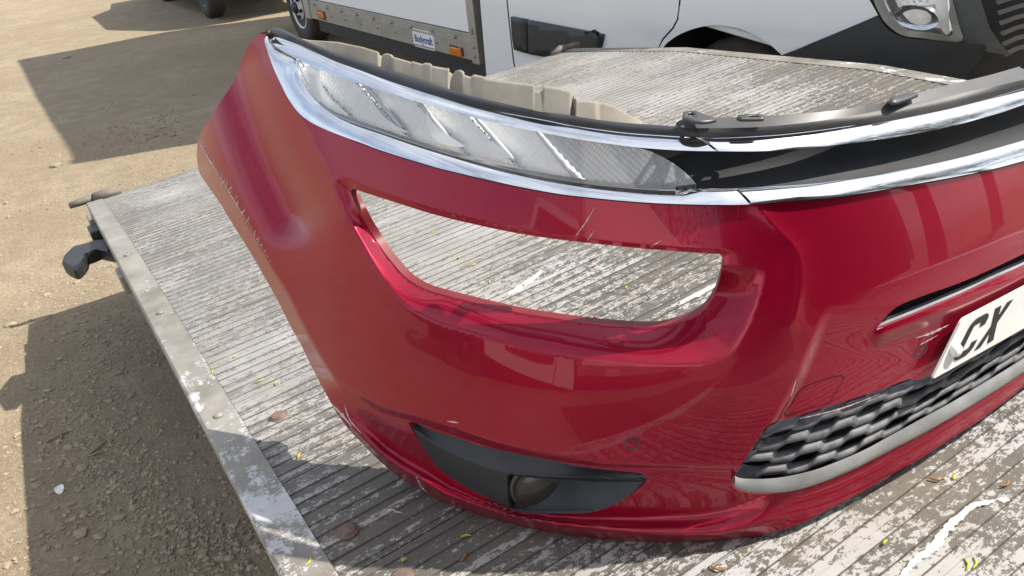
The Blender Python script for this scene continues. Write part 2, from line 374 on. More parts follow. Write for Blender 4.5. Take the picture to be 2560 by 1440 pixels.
def march(uv):
    """distance along each sight line to the body surface"""
    d = rays(uv); out = np.zeros(len(d)); TS = np.linspace(.5, 2.6, 106)
    for a in range(0, len(d), 20000):
        dd = d[a:a + 20000]
        G = gfun(CAMD + dd[:, None, :] * TS[None, :, None])
        neg = G < 0; hit = neg.any(1); k = np.where(hit, neg.argmax(1), G.argmin(1)); k = np.clip(k, 1, len(TS) - 1)
        lo = TS[k - 1].copy(); hi = TS[k].copy()
        for _ in range(20):
            m = .5 * (lo + hi); s = gfun(CAMD + dd * m[:, None]) < 0
            hi = np.where(s, m, hi); lo = np.where(s, lo, m)
        out[a:a + 20000] = np.where(hit, hi, TS[k])
    return out
GU, GV = np.arange(440, 2961, 14.), np.arange(20, 1401, 14.)
_gu, _gv = np.meshgrid(GU, GV)
TGRID = march(np.stack([_gu.ravel(), _gv.ravel()], 1)).reshape(_gu.shape)
def lift_t(uv):
    d = rays(uv); x = np.clip((uv[:, 0] - 440) / 14, 0, len(GU) - 1.001); y = np.clip((uv[:, 1] - 20) / 14, 0, len(GV) - 1.001)
    i = x.astype(int); j = y.astype(int); a = x - i; b = y - j
    c4 = np.stack([TGRID[j, i], TGRID[j, i + 1], TGRID[j + 1, i], TGRID[j + 1, i + 1]])
    t0 = c4[0] * (1 - a) * (1 - b) + c4[1] * a * (1 - b) + c4[2] * (1 - a) * b + c4[3] * a * b
    bad = (c4.max(0) - c4.min(0) > .12)
    for _ in range(5):
        g0 = gfun(CAMD + d * t0[:, None]); g1 = gfun(CAMD + d * (t0 + 1e-4)[:, None]); sl = (g1 - g0) / 1e-4
        st = np.where(np.abs(sl) > .02, -g0 / np.where(np.abs(sl) > .02, sl, 1), 0); t0 = t0 + np.clip(st, -.03, .03)
    bad |= np.abs(gfun(CAMD + d * t0[:, None])) > 2e-4
    if bad.any(): t0[bad] = march(uv[bad])
    return t0
def lift(uv, D=0.0):
    uv = np.asarray(uv, float); t_ = lift_t(uv); d = rays(uv); L = np.linalg.norm(d, axis=1)
    return CAMD + d * (t_ + D / L)[:, None]
def lift_z(uv, z):
    d = rays(uv); t_ = (z - HC) / d[:, 2]; return CAMD + d * t_[:, None]
def dense(poly, step=7.0, closed=False):
    P = np.asarray(poly, float); P = np.vstack([P, P[:1]]) if closed else P
    # centripetal Catmull-Rom through the traced points
    n = len(P); out = []
    g = lambda i: P[(i) % (n - 1)] if closed else P[min(max(i, 0), n - 1)]
    for i in range(n - 1):
        p0, p1, p2, p3 = g(i - 1), P[i], P[i + 1], g(i + 2)
        m = max(1, int(np.linalg.norm(p2 - p1) / step))
        for k in range(m):
            x = k / m
            out.append(.5 * ((2 * p1) + (-p0 + p2) * x + (2 * p0 - 5 * p1 + 4 * p2 - p3) * x * x + (-p0 + 3 * p1 - 3 * p2 + p3) * x ** 3))
    if not closed: out.append(P[-1])
    return np.array(out)
def pdist(uv, poly, closed=False, chunk=20000):
    P = np.asarray(poly, float); A = P if closed else P[:-1]; B = np.roll(P, -1, 0) if closed else P[1:]
    out = np.empty(len(uv)); AB = B - A; L2 = (AB ** 2).sum(1) + 1e-9
    for a in range(0, len(uv), chunk):
        q = uv[a:a + chunk]
        t_ = np.clip(((q[:, None, :] - A[None]) * AB[None]).sum(2) / L2, 0, 1)
        out[a:a + chunk] = np.sqrt((((A[None] + t_[..., None] * AB[None]) - q[:, None]) ** 2).sum(2).min(1))
    return out
def inpoly(uv, poly):
    P = np.asarray(poly, float); x, y = uv[:, 0], uv[:, 1]; r = np.zeros(len(uv), bool); j = len(P) - 1
    for i in range(len(P)):
        xi, yi = P[i]; xj, yj = P[j]
        c = (yi > y) != (yj > y)
        with np.errstate(divide='ignore', invalid='ignore'):
            r ^= c & (x < (xj - xi) * (y - yi) / (yj - yi + 1e-12) + xi)
        j = i
    return r
def sst(x, a, b): x = np.clip((x - a) / (b - a), 0, 1); return x * x * (3 - 2 * x)
def fx(u, pts): p = np.asarray(pts, float); return np.interp(u, p[:, 0], p[:, 1])
def resample(c, n):
    c = np.asarray(c, float); s = np.r_[0, np.cumsum(np.linalg.norm(np.diff(c, axis=0), axis=1))]; q = np.linspace(0, s[-1], n)
    return np.stack([np.interp(q, s, c[:, 0]), np.interp(q, s, c[:, 1])], 1)

# ---- outlines as seen (photograph pixels), each lifted onto its own surface below
E_LEFT = [(646,83),(627,104),(614,129),(608,143),(594,177),(579,212),(554,250),(521,300),(509,320),(500,339),(494,360),(492,393),(495,414),(500,435),(525,472),(550,508),(579,556),(608,602),(633,643),(660,690),(688,740),(709,780),(730,823),(745,848),(759,875),(772,902),(792,942),(805,967),(818,990),(834,1019),(850,1044)]
E_BOT = [(870,1071),(916,1120),(969,1170),(1011,1201),(1067,1233),(1116,1261),(1187,1286),(1257,1307),(1327,1324),(1398,1338),(1468,1347),(1538,1354),(1609,1358),(1700,1360),(1796,1356),(1858,1347),(1930,1331),(2005,1307),(2080,1269),(2155,1230),(2230,1185),(2305,1144),(2380,1095),(2455,1046),(2560,967),(2700,865),(2900,720)]
CHR_LO_BOT = [(667,86),(661,100),(667,122),(683,168),(704,214),(721,247),(746,281),(775,304),(808,321),(850,338),(900,356),(947,374),(1018,397),(1100,421),(1200,445),(1300,467),(1400,485),(1525,499),(1625,507),(1725,511),(1800,512),(1870,511),(1969,503),(2103,491),(2237,469),(2372,445),(2472,425),(2560,402),(2700,362),(2900,300)]
CHR_LO_TOP = [(678,104),(690,120),(715,138),(736,151),(744,183),(758,211),(777,239),(800,263),(829,284),(876,306),(947,330),(1018,354),(1089,376),(1200,407),(1300,431),(1400,450),(1500,464),(1600,473),(1690,477),(1744,472),(1834,471),(1935,466),(2036,459),(2137,445),(2237,429),(2338,409),(2439,385),(2560,351),(2700,310),(2900,245)]
CHR_UP_TOP = [(667,88),(694,91),(758,114),(829,147),(900,173),(971,199),(1065,230),(1159,257),(1240,276),(1350,296),(1425,311),(1500,322),(1575,331),(1675,338),(1750,342),(1801,343),(1935,336),(2036,325),(2137,311),(2237,297),(2372,270),(2472,244),(2560,219),(2700,178),(2900,112)]
CHR_UP_BOT = [(677,103),(700,124),(741,147),(805,176),(876,202),(947,225),(1018,247),(1089,268),(1159,288),(1240,308),(1300,321),(1375,335),(1450,349),(1525,360),(1600,369),(1700,376),(1801,378),(1902,378),(2002,372),(2103,361),(2204,348),(2305,331),(2405,309),(2506,280),(2560,262),(2700,220),(2900,155)]
HOLE = [(882,472),(916,483),(976,502),(1081,535),(1187,561),(1292,583),(1398,599),(1503,611),(1609,622),(1700,629),(1770,634),(1800,636),(1807,645),(1803,680),(1790,725),(1765,765),(1735,788),(1700,803),(1661,813),(1609,817),(1503,810),(1398,797),(1292,780),(1187,756),(1116,738),(1060,721),(1018,696),(990,667),(965,636),(941,601),(916,562),(895,523),(881,492),(877,478)]
CREST = [(838,478),(863,530),(902,601),(940,671),(976,720),(1011,759),(1046,783),(1099,808),(1169,829),(1257,854),(1348,877),(1433,892),(1521,902),(1609,908),(1700,911),(1770,906),(1822,884),(1858,836),(1884,780),(1908,710),(1924,660),(1925,638),(1900,626),(1806,624),(1700,618),(1609,610),(1503,600),(1398,587),(1292,571),(1187,549),(1081,522),(976,488),(916,466),(870,448),(845,446),(833,458)]
FOG = [(1022,1057),(1039,1057),(1081,1075),(1152,1098),(1222,1119),(1292,1134),(1363,1148),(1433,1162),(1503,1173),(1573,1180),(1605,1185),(1617,1194),(1612,1208),(1573,1240),(1521,1268),(1486,1279),(1450,1283),(1363,1283),(1310,1280),(1275,1271),(1222,1247),(1169,1222),(1116,1187),(1081,1152),(1053,1110),(1032,1078)]
GRILLE = [(1926,1061),(1892,1103),(1855,1159),(1830,1200),(1831,1215),(1848,1226),(1885,1234),(1949,1234),(2005,1224),(2080,1198),(2155,1164),(2230,1125),(2305,1087),(2380,1044),(2455,999),(2560,930),(2700,838),(2900,705),(2900,560),(2700,715),(2560,806),(2440,880),(2317,943),(2268,950),(2211,971),(2155,990),(2065,1018),(2005,1037)]
TRIM_IN = [(1838,1190),(1855,1196),(1911,1197),(1967,1191),(2042,1173),(2117,1144),(2170,1120),(2230,1087),(2305,1046),(2380,1005),(2455,960),(2530,914),(2700,805),(2900,672)]
TRIM_OUT = [(1831,1212),(1848,1225),(1885,1233),(1949,1233),(2005,1223),(2080,1197),(2155,1163),(2230,1124),(2305,1086),(2380,1043),(2455,998),(2560,929),(2700,837),(2900,704)]
SLOT = [(2190,824),(2204,806),(2223,783),(2251,762),(2312,738),(2383,713),(2454,684),(2560,634),(2700,565),(2900,462),(2900,500),(2700,600),(2560,667),(2478,703),(2407,736),(2336,766),(2265,795),(2206,818)]
L_EDGE = [(490,340),(500,362),(537,422),(583,502),(625,572),(671,656),(722,740),(770,836),(820,921),(850,965)]
HOLE_D, CREST_D = dense(HOLE, 7, True), dense(CREST, 7, True)
LEFT_D = dense(E_LEFT, 7); BOT_D = dense(E_BOT, 8); TOP_D = dense(CHR_LO_BOT, 7)
LEDGE_D = dense(L_EDGE, 7)

def cover_disp(uv):
    """relief of the painted cover, metres along the sight line (positive is inwards)"""
    u, v_ = uv[:, 0], uv[:, 1]; D = np.zeros(len(uv))
    dh = pdist(uv, HOLE_D, True); dc = pdist(uv, CREST_D, True)
    inc = inpoly(uv, CREST_D); t_ = dh / (dh + dc + 1e-6)
    Dm = .044 * sst(v_, fx(u, [(850, 500), (1000, 560), (1800, 660)]), fx(u, [(850, 560), (1000, 640), (1800, 740)])) + .003 + .012 * sst(900 - u, 0, 40)
    D += np.where(inc, Dm * (1 - t_) ** 1.15, 0)
    # relief below the lower crease: undercut, ledge, lip, rolled bottom edge
    k0 = fx(u, [(800,915),(850,950),(900,985),(955,1017),(1025,1036),(1116,1064),(1239,1106),(1363,1134),(1503,1155),(1700,1161),(1840,1166),(2900,1166)])
    k2 = fx(u, [(800,960),(850,1005),(900,1055),(960,1110),(1000,1138),(1060,1172),(1120,1213),(1200,1252),(1300,1286),(1450,1295),(1600,1294),(1750,1284),(1850,1262),(1950,1255),(2080,1215),(2230,1138),(2380,1057),(2560,940),(2900,700)])
    kb = fx(u, [(800,975)] + E_BOT)
    k0 = np.where(u > 1840, np.minimum(k0, k2 - 40), k0)
    k3 = np.where(u < 1800, kb - np.interp(u, [850, 1000, 1200, 1500, 1800], [16, 24, 26, 30, 22]), kb - np.interp(u, [1800, 2000, 2200, 2900], [22, 34, 34, 30]))
    k3 = np.maximum(k3, k2 + 4)
    a = sst(v_, k0, k0 + 16) * .007; a = a + sst(v_, k0 + 16, k2) * .010
    wl = sst(u, 830, 960)
    rg_ = sst(u, 1790, 1990); k2 = np.where(u > 1850, k2 - 30 * sst(u, 1850, 1950), k2)
    lo1 = np.where(v_ > k3, -.009 + .030 * np.clip((v_ - k3) / np.maximum(kb - k3, 4), 0, 1) ** 1.6, .017 - .026 * sst(v_, k2, k3))
    gb = fx(u, [(1800, 1240), (1848, 1227)] + TRIM_OUT[2:]); lo2 = .004 - .011 * np.clip((v_ - gb) / np.maximum(kb - gb, 8), 0, 1.05) ** .8
    a = np.where(v_ > k2, lo1 * (1 - rg_) + lo2 * rg_, a * (1 - .6 * rg_))
    D += a * wl
    # middle part between pillar and plate stands back
    rc = [(2075,740),(2047,799),(2022,865),(1990,943),(1927,1059),(1900,1100)]
    ux = fx(-v_, [(-1100,1900),(-1059,1927),(-943,1990),(-865,2022),(-799,2047),(-740,2075)])
    D += .012 * sst(u - ux, 0, 26) * sst(v_, 760, 900) * (v_ < fx(u, [(1800, 1180)] + TRIM_IN) - 2)
    # bar below the slot
    bar = dense([(2190,842),(2300,798),(2450,735),(2560,688),(2900,530)], 20)
    D -= .008 * np.exp(-(pdist(uv, bar) / 17) ** 2) * sst(u, 2165, 2215)
    # scoop between pillar and wheel-arch flare, ridge along the pillar
    sc_ = dense([(585,180),(625,300),(665,400),(705,480),(728,530)], 12)
    D += .036 * np.exp(-(pdist(uv, sc_) / 58) ** 2)
    rg = dense([(668,100),(712,225),(772,330),(838,470),(868,535)], 12)
    D -= .007 * np.exp(-pdist(uv, rg) / 34)
    # wheel-arch edge turns in
    side = pdist(uv, LEDGE_D); lx = np.interp(v_, LEDGE_D[:, 1], LEDGE_D[:, 0])
    D += np.where(u < lx, .0011 * side, 0 * side) * sst(v_, 345, 420) * (1 - sst(v_, 930, 985))
    # crease running down from the chrome to the right end of the opening
    cr = dense([(1898,522),(1945,575),(1992,627),(2003,700),(1985,800)], 12)
    D -= .005 * np.exp(-pdist(uv, cr) / 30)
    return D
def surf(uv, dfun): return lift(uv, dfun(uv))
def nrm(uv, dfun, e=5.0):
    ex = np.array([e, 0]); ey = np.array([0, e])
    a = surf(uv + ex, dfun) - surf(uv - ex, dfun); b = surf(uv + ey, dfun) - surf(uv - ey, dfun)
    n = np.cross(b, a); n /= np.linalg.norm(n, axis=1)[:, None] + 1e-12
    s = (n * (CAMD - surf(uv, dfun))).sum(1) < 0; n[s] *= -1
    return n
def cdt(outer, holes=(), grid=7.0, extra=(), box=None):
    """triangulate a traced region; returns points (pixels) and triangles"""
    loops = [np.asarray(outer)] + [np.asarray(h) for h in holes]
    pts = []; edges = []
    for L in loops:
        o = len(pts); pts += [tuple(p) for p in L]; edges += [(o + i, o + (i + 1) % len(L)) for i in range(len(L))]
    for L in extra:
        o = len(pts); pts += [tuple(p) for p in L]; edges += [(o + i, o + i + 1) for i in range(len(L) - 1)]
    O = loops[0]; x0, y0 = O.min(0); x1, y1 = O.max(0)
    gx, gy = np.meshgrid(np.arange(x0, x1, grid), np.arange(y0, y1, grid * .87)); gx[1::2] += grid / 2
    q = np.stack([gx.ravel(), gy.ravel()], 1)
    ok = inpoly(q, O)
    for h in loops[1:]: ok &= ~inpoly(q, h)
    q = q[ok]
    for L in loops: q = q[pdist(q, L, True) > grid * .55]
    for L in extra: q = q[pdist(q, np.asarray(L)) > grid * .55]
    pts += [tuple(p) for p in q]
    r = geometry.delaunay_2d_cdt([Vector(p) for p in pts], edges, [], 0, 1e-4)
    V = np.array([tuple(p) for p in r[0]]); F = np.array([f_ for f_ in r[2] if len(f_) == 3])
    c = V[F].mean(1); ok = inpoly(c, O)
    for h in loops[1:]: ok &= ~inpoly(c, h)
    return V, F[ok]
def latof(P): return P[:, 0] * LX[0] + P[:, 1] * LX[1]
def clampmid(P):
    """nothing crosses the car's centre line"""
    l = latof(P) - QX; P = P.copy(); o = np.clip(l, 0, None); P[:, 0] -= o * LX[0]; P[:, 1] -= o * LX[1]; return P
def mirror(P):
    l = latof(P) - QX; Q = P.copy(); Q[:, 0] -= 2.45 * l * LX[0]; Q[:, 1] -= 2.45 * l * LX[1]
    w = .22 * np.clip((Q @ np.array([BYV[0], BYV[1], 0])) - .55, 0, None); Q[:, 0] -= w * BYV[0]; Q[:, 1] -= w * BYV[1]; return Q
def mirn(N):
    l = N[:, 0] * LX[0] + N[:, 1] * LX[1]; Q = N.copy(); Q[:, 0] -= 2 * l * LX[0]; Q[:, 1] -= 2 * l * LX[1]; return Q
def half_clip(P, F):
    """drop what lies beyond the centre line"""
    F = np.asarray(F, dtype=object) if not isinstance(F, np.ndarray) else F
    l = latof(P) - QX
    keep = [tuple(f_) for f_ in F if l[list(f_)].min() < 1e-4]
    return clampmid(P), keep
def emit(name, P, F, N, mat, parent, both=True, joined=True, thick=0.0):
    """left half from the photograph; the right half is its mirror image"""
    P, F = half_clip(P, F)
    res = []
    if both and joined:
        n = len(P); V = np.vstack([P, mirror(P)]); FF = F + [tuple(i + n for i in f_[::-1]) for f_ in F]
        NN = None if N is None else np.vstack([N, mirn(N)])
        res.append(link(name, mesh(name, V, FF, True, NN), mat, parent))
    else:
        res.append(link(name, mesh(name, P, F, True, N), mat, parent))
        if both: res.append(link(name, mesh(name, mirror(P), [f_[::-1] for f_ in F], True, None if N is None else mirn(N)), mat, parent))
    if thick:
        for o in res:
            m = o.modifiers.new('thickness', 'SOLIDIFY'); m.thickness = thick; m.offset = -1
    return res
def orient(V3, F, N):
    """make windings agree with the normals"""
    F = np.asarray(F); fn = np.cross(V3[F[:, 1]] - V3[F[:, 0]], V3[F[:, 2]] - V3[F[:, 0]])
    bad = (fn * N[F].mean(1)).sum(1) < 0; F = F.copy(); F[bad] = F[bad][:, ::-1]; return F

bumper = empty('front_bumper', 'detached glossy dark red car front bumper standing on the ridged deck', 'bumper', None, DECK_M)

# ---- painted cover
right = [(2900, 310), (2900, 715)]
outer = np.vstack([TOP_D[::-1][np.r_[0:len(TOP_D)]], LEFT_D, BOT_D])
outer = np.vstack([TOP_D[::-1], LEFT_D, BOT_D])
fogd = dense(FOG, 7, True); grd = dense(GRILLE, 8, True); sld = dense(SLOT, 8, True)
k0c = dense([(955,1017),(1025,1036),(1116,1064),(1239,1106),(1363,1134),(1503,1155),(1700,1161),(1836,1166)], 7)
crest_open = CREST_D
V2, F2 = cdt(outer, [HOLE_D, fogd, grd, sld], 7.0, [np.vstack([crest_open, crest_open[:1]])])
P3 = surf(V2, cover_disp); N3 = nrm(V2, cover_disp); F2 = orient(P3, F2, N3)
cover = emit('bumper_cover', P3, F2, N3, M_RED, bumper)[0]

# ---- turned-in flanges along the openings and outer edges (give the cover its thickness)
def flange(curve, dfun, depth, closed, name, mat, parent, inward=None, joined=True):
    c = np.asarray(curve); A = surf(c, dfun); N = nrm(c, dfun)
    cen = np.stack([np.full(len(c), QX * LX[0] + QY * BYV[0]), np.full(len(c), QX * LX[1] + QY * BYV[1]), A[:, 2]], 1)
    I = cen - A; I[:, 2] = 0; I /= np.linalg.norm(I, axis=1)[:, None]
    B = A + I * depth + (0 if inward is None else np.asarray(inward))
    n = len(c); V = np.vstack([A, B]); F = [(i, (i + 1) % n, n + (i + 1) % n, n + i) for i in range(n if closed else n - 1)]
    return emit(name, V, F, None, mat, parent, True, joined)[0]
M_REDIN = plain('red_plastic_back', (0.16, 0.012, 0.016), 0.5)
flange(HOLE_D, cover_disp, .012, True, 'opening_return', M_REDIN, bumper, joined=False)
flange(fogd, cover_disp, .02, True, 'fog_opening_return', M_REDIN, bumper, joined=False)
flange(grd, cover_disp, .006, True, 'grille_opening_return', M_REDIN, bumper)
flange(sld, cover_disp, .004, True, 'slot_return', M_REDIN, bumper)
flange(np.vstack([LEFT_D, BOT_D]), cover_disp, .03, False, 'edge_return', M_REDIN, bumper)

# ---- strips between two traced curves
def strip(name, ca, cb, n, m, dA, dB, bulge, mat, parent, u0=None, u1=None, joined=True, both=True, prof=None, liftB=None, thick=0):
    """ca/cb traced edges; rows run between them; bulge lifts the middle outwards (metres)"""
    A2, B2 = resample(dense(ca, 6), n), resample(dense(cb, 6), n)
    A = lift(A2, dA); B = lift(B2, dB) if liftB is None else liftB(B2, A)
    P = np.zeros((m + 1, n, 3))
    T = np.gradient(A, axis=0); across = B - A
    out = np.cross(T, across); out /= np.linalg.norm(out, axis=1)[:, None] + 1e-12
    s = (out * (CAMD - A)).sum(1) < 0; out[s] *= -1
    for j in range(m + 1):
        x = j / m; h_ = (prof(x) if prof else math.sin(math.pi * x) ** .8) * bulge
        P[j] = A * (1 - x) + B * x + out * h_
    du = np.gradient(P, axis=1); dv = np.gradient(P, axis=0); N = np.cross(du, dv); N /= np.linalg.norm(N, axis=2)[..., None] + 1e-12
    s = (N * (CAMD - P)).sum(2) < 0; N[s] *= -1
    idx = np.arange((m + 1) * n).reshape(m + 1, n)
    F = [(idx[j, i], idx[j, i + 1], idx[j + 1, i + 1], idx[j + 1, i]) for j in range(m) for i in range(n - 1)]
    V = P.reshape(-1, 3); Nf = N.reshape(-1, 3); F = orient4(V, F, Nf)
    return emit(name, V, F, Nf, mat, parent, both, joined, thick)
def orient4(V, F, N):
    out = []
    for f_ in F:
        a, b, c, d = f_
        if np.dot(np.cross(V[b] - V[a], V[d] - V[a]), N[a] + N[c]) < 0: f_ = f_[::-1]
        out.append(tuple(f_))
    return np.array(out)
def cut(c, u0, u1):
    c = dense(c, 4); return c[(c[:, 0] >= u0) & (c[:, 0] <= u1)]
def cutv(c, i0, u1):
    c = dense(c, 4); k = np.where(c[:, 0] > u1)[0][0]; return c[i0:k]
# chrome: side frame round the lamp and centre bars
up_prof = lambda x: (math.sin(math.pi * min(1, x * 1.02)) ** .7)
strip('chrome_upper_side', cutv(CHR_UP_TOP, 0, 1738), cutv(CHR_UP_BOT, 0, 1792), 150, 12, .004, -.008, .0012, M_CHROME, bumper, joined=False)
strip('chrome_lower_side', cutv(CHR_LO_TOP, 0, 1836), cutv(CHR_LO_BOT, 1, 1874), 170, 12, .004, -.007, .0012, M_CHROME, bumper, joined=False)
strip('chrome_upper_centre', cut(CHR_UP_TOP, 1741, 2900), cut(CHR_UP_BOT, 1796, 2900), 110, 12, .004, -.009, .0018, M_CHROME, bumper)
strip('chrome_lower_centre', cut(CHR_LO_TOP, 1839, 2900), cut(CHR_LO_BOT, 1878, 2900), 110, 12, .004, -.008, .0018, M_CHROME, bumper)
strip('chrome_seam', [(1731,347),(1744,348),(1752,348)], [(1780,374),(1796,374),(1804,374)], 10, 2, .010, .003, 0, M_DARK, bumper, joined=False)
strip('chrome_seam', [(1828,475),(1841,475),(1850,474)], [(1863,507),(1878,507),(1888,507)], 10, 2, .010, .003, 0, M_DARK, bumper, joined=False)
# dark gap below the chrome
strip('shadow_gap', [(p[0], p[1] - 1.5) for p in CHR_LO_BOT], [(p[0] + (-2 if p[0] < 780 else 0), p[1] + 3.0) for p in CHR_LO_BOT], 220, 1, .0, -.0006, 0, M_DARK, bumper)
# black insert between the bars, standing back
strip('black_insert', [(1330,318),(1450,345),(1600,366)] + cut(CHR_UP_BOT, 1650, 2900).tolist(), [(1480,470),(1560,474),(1660,479)] + cut(CHR_LO_TOP, 1744, 2900).tolist(), 120, 8, .030, .012, -.004, M_INSERT, bumper)
# black rubber edge above the chrome (side) and wide top panel (centre)
BLK_TOP = [(664,78),(682,69),(708,74),(758,99),(829,128),(900,150),(971,173),(1065,203),(1159,234),(1240,254),(1350,279),(1425,288),(1500,300),(1575,308),(1675,315),(1740,322)]
def back_lift(rise):
    return lambda B2, A: lift_z(B2, A[:, 2] + rise)
strip('rubber_edge', [(p[0], p[1] + 2) for p in CHR_UP_TOP if p[0] < 1770], BLK_TOP, 150, 5, .002, 0, .004, M_BLACK, bumper, joined=False, liftB=back_lift(.010))
RIDGE = [(1690,321),(1780,320),(1868,319),(2002,308),(2137,288),(2271,261),(2405,233),(2560,199),(2700,163),(2900,105)]
REAR = [(1690,302),(1720,297),(1797,294),(1918,289),(2002,284),(2103,274),(2204,257),(2305,229),(2372,212),(2472,188),(2560,163),(2700,122),(2900,60)]
strip('top_panel_front', [(p[0], p[1] + 2) for p in cut(CHR_UP_TOP, 1742, 2900)], RIDGE, 110, 3, .002, 0, .003, M_DBLACK, bumper, liftB=back_lift(.014))
strip('top_panel_rear', [(p[0], p[1]) for p in RIDGE], REAR, 110, 3, .008, 0, .0, M_DBLACK, bumper, liftB=lambda B2, A: lift_z(B2, A[:, 2] + .006))
def patch(name, outer, holes, dfun, mat, parent, grid=7.0, both=True, joined=False, e=4.0, attr=None, thick=0):
    V2, F2 = cdt(outer, holes, grid); P3 = surf(V2, dfun); N3 = nrm(V2, dfun, e); F2 = orient(P3, F2, N3)
    res = emit(name, P3, F2, N3, mat, parent, both, joined, thick)
    if attr is not None:
        for o in res:
            for k, fn in attr.items():
                at = o.data.attributes.new(k, 'FLOAT', 'POINT'); vals = fn(V2); vals = np.r_[vals, vals][:len(o.data.vertices)]
                at.data.foreach_set('value', vals.astype(np.float32))
    return res
# ---- running lamp inside the chrome frame
up_edge = cut(CHR_UP_BOT, 741, 1572); lo_edge = cut(CHR_LO_TOP, 741, 1690)
lamp_out = np.vstack([resample(up_edge, 110), dense([(1580,366),(1625,378),(1675,403),(1712,430),(1740,460),(1741,472),(1728,479),(1700,481)], 7), resample(lo_edge[::-1], 125)])
CELLS = [470, 598, 698, 800, 900, 1031, 1400]
def lampq(uv): return uv[:, 0] - .95 * uv[:, 1]
def lamp_disp(uv):
    q = lampq(uv); k = np.clip(np.searchsorted(CELLS, q) - 1, 0, len(CELLS) - 2); c = np.array(CELLS, float)
    x = (q - c[k]) / (c[k + 1] - c[k])
    D = np.where(k < 5, .022 - .016 * x ** .7 + .005 * np.sin(math.pi * x), .012 + .006 * x)
    return D
t = NT('ribbed_lamp_reflector'); at = t.n('ShaderNodeAttribute', attribute_name='rib'); at2 = t.n('ShaderNodeAttribute', attribute_name='cross'); ac = t.n('ShaderNodeAttribute', attribute_name='smoke')
w1 = t.math('SINE', at.outputs['Fac']); w2 = t.math('SINE', at2.outputs['Fac']); w = t.math('ADD', w1, t.math('MULTIPLY', w2, 0.45))
t.setv(Base_Color=t.mix(ac.outputs['Fac'], (0.97, 0.97, 0.97), (0.36, 0.37, 0.39)), Metallic=0.05, Roughness=0.22).bump(w, 0.20, 0.0016)
M_RIB = t.m
lamp_attr = {'rib': lambda uv: (uv[:, 0] + .62 * uv[:, 1]) * 2 * math.pi / 10.0, 'cross': lambda uv: (uv[:, 1] - .9 * uv[:, 0]) * 2 * math.pi / 17.0,
             'smoke': lambda uv: sst(lampq(uv), 1028, 1036)}
lamps = patch('running_lamp', lamp_out, [], lamp_disp, M_RIB, bumper, 6.0, attr=lamp_attr)
guides = [[(763,172),(774,167),(791,173),(796,192),(810,225),(834,254),(870,287),(848,281),(819,264),(793,236),(779,207)],
          [(922,238),(935,261),(956,287),(982,310),(1018,334),(989,325),(954,306),(930,273)],
          [(1064,281),(1081,305),(1103,327),(1131,348),(1157,369),(1131,365),(1096,348),(1072,315)],
          [(1218,350),(1228,355),(1247,367),(1262,380),(1276,394),(1267,396),(1242,381),(1217,361)]]
M_FIN = plain('frosted_fin', (0.62, 0.64, 0.66), 0.3, var=0.1)
fins = [[(905,212),(916,212),(1005,318),(1000,322)], [(1040,256),(1052,258),(1140,362),(1132,364)], [(1186,298),(1199,300),(1288,400),(1278,402)], [(1338,331),(1352,333),(1447,446),(1432,446)]]
def fat(g_, k):
    g_ = np.array(g_, float); c_ = g_.mean(0); d_ = np.array([.68, .73]); q = g_ - c_; al = q @ d_; pe = q - al[:, None] * d_; return c_ + al[:, None] * d_ + pe * k
for g_ in guides:
    for o, L_ in zip(patch('light_guide', dense(fat(g_, 1.35), 5, True), [], lambda uv: np.full(len(uv), .0025), M_WHITEPL, bumper, 8.0), lamps): o.parent = L_
for g_ in fins:
    for o, L_ in zip(patch('reflector_fin', dense(g_, 6, True), [], lambda uv: np.full(len(uv), .006), M_FIN, bumper, 8.0, thick=.003), lamps): o.parent = L_
for o, L_ in zip(strip('lamp_bezel', [(p[0], p[1] - 11) for p in cut(CHR_LO_TOP, 800, 1690)], cut(CHR_LO_TOP, 800, 1690), 120, 3, .006, -.001, .002, M_GREYTRIM, bumper, joined=False), lamps): o.parent = L_
bz = [(739,151),(744,183),(758,211),(777,239),(800,263),(829,284)]
for o, L_ in zip(strip('lamp_bezel', [(p[0] + 9, p[1] - 3 + i) for i, p in enumerate(bz)], bz, 40, 3, .008, -.001, .002, M_REFL, bumper, joined=False), lamps): o.parent = L_
for o, L_ in zip(patch('lamp_lens', lamp_out, [], lambda uv: np.full(len(uv), -.0006), M_GLASS, bumper, 12.0), lamps): o.parent = L_

# ---- fog lamp surround
FT = [(1022,1055),(1039,1057),(1081,1075),(1152,1098),(1222,1119),(1292,1134),(1363,1148),(1433,1162),(1503,1173),(1573,1180),(1620,1188)]
FRG = [(1020,1066),(1050,1082),(1100,1118),(1200,1160),(1270,1184),(1310,1190),(1400,1192),(1500,1194),(1600,1198),(1620,1200)]
FBT = [(1022,1070),(1032,1078),(1053,1110),(1081,1152),(1116,1187),(1169,1222),(1222,1247),(1275,1271),(1310,1280),(1363,1283),(1450,1283),(1486,1279),(1521,1268),(1573,1240),(1612,1210),(1620,1196)]
def fog_disp(uv):
    u, v_ = uv[:, 0], uv[:, 1]; T, G_, B_ = fx(u, FT), fx(u, FRG), fx(u, FBT)
    b0 = cover_disp(np.stack([u, np.full_like(u, 0) + np.minimum(T, 1178)], 1)) * 0 + .008
    up_ = np.clip((v_ - T) / np.maximum(G_ - T, 3), 0, 1); dn = np.clip((v_ - G_) / np.maximum(B_ - G_, 3), 0, 1)
    D = np.where(v_ < G_, .016 * (1 - up_) ** .8, .003 * dn)
    pk = sst(u, 1268, 1290) * sst(v_, G_ + 1, G_ + 7)
    D = D + pk * (.050 * (1 - dn) ** .8 + .004) * (1 - .75 * sst(u, 1400, 1612))
    return D + .009
fogs = patch('fog_lamp_surround', fogd, [], fog_disp, M_BLACK, bumper, 5.0, e=3.0)
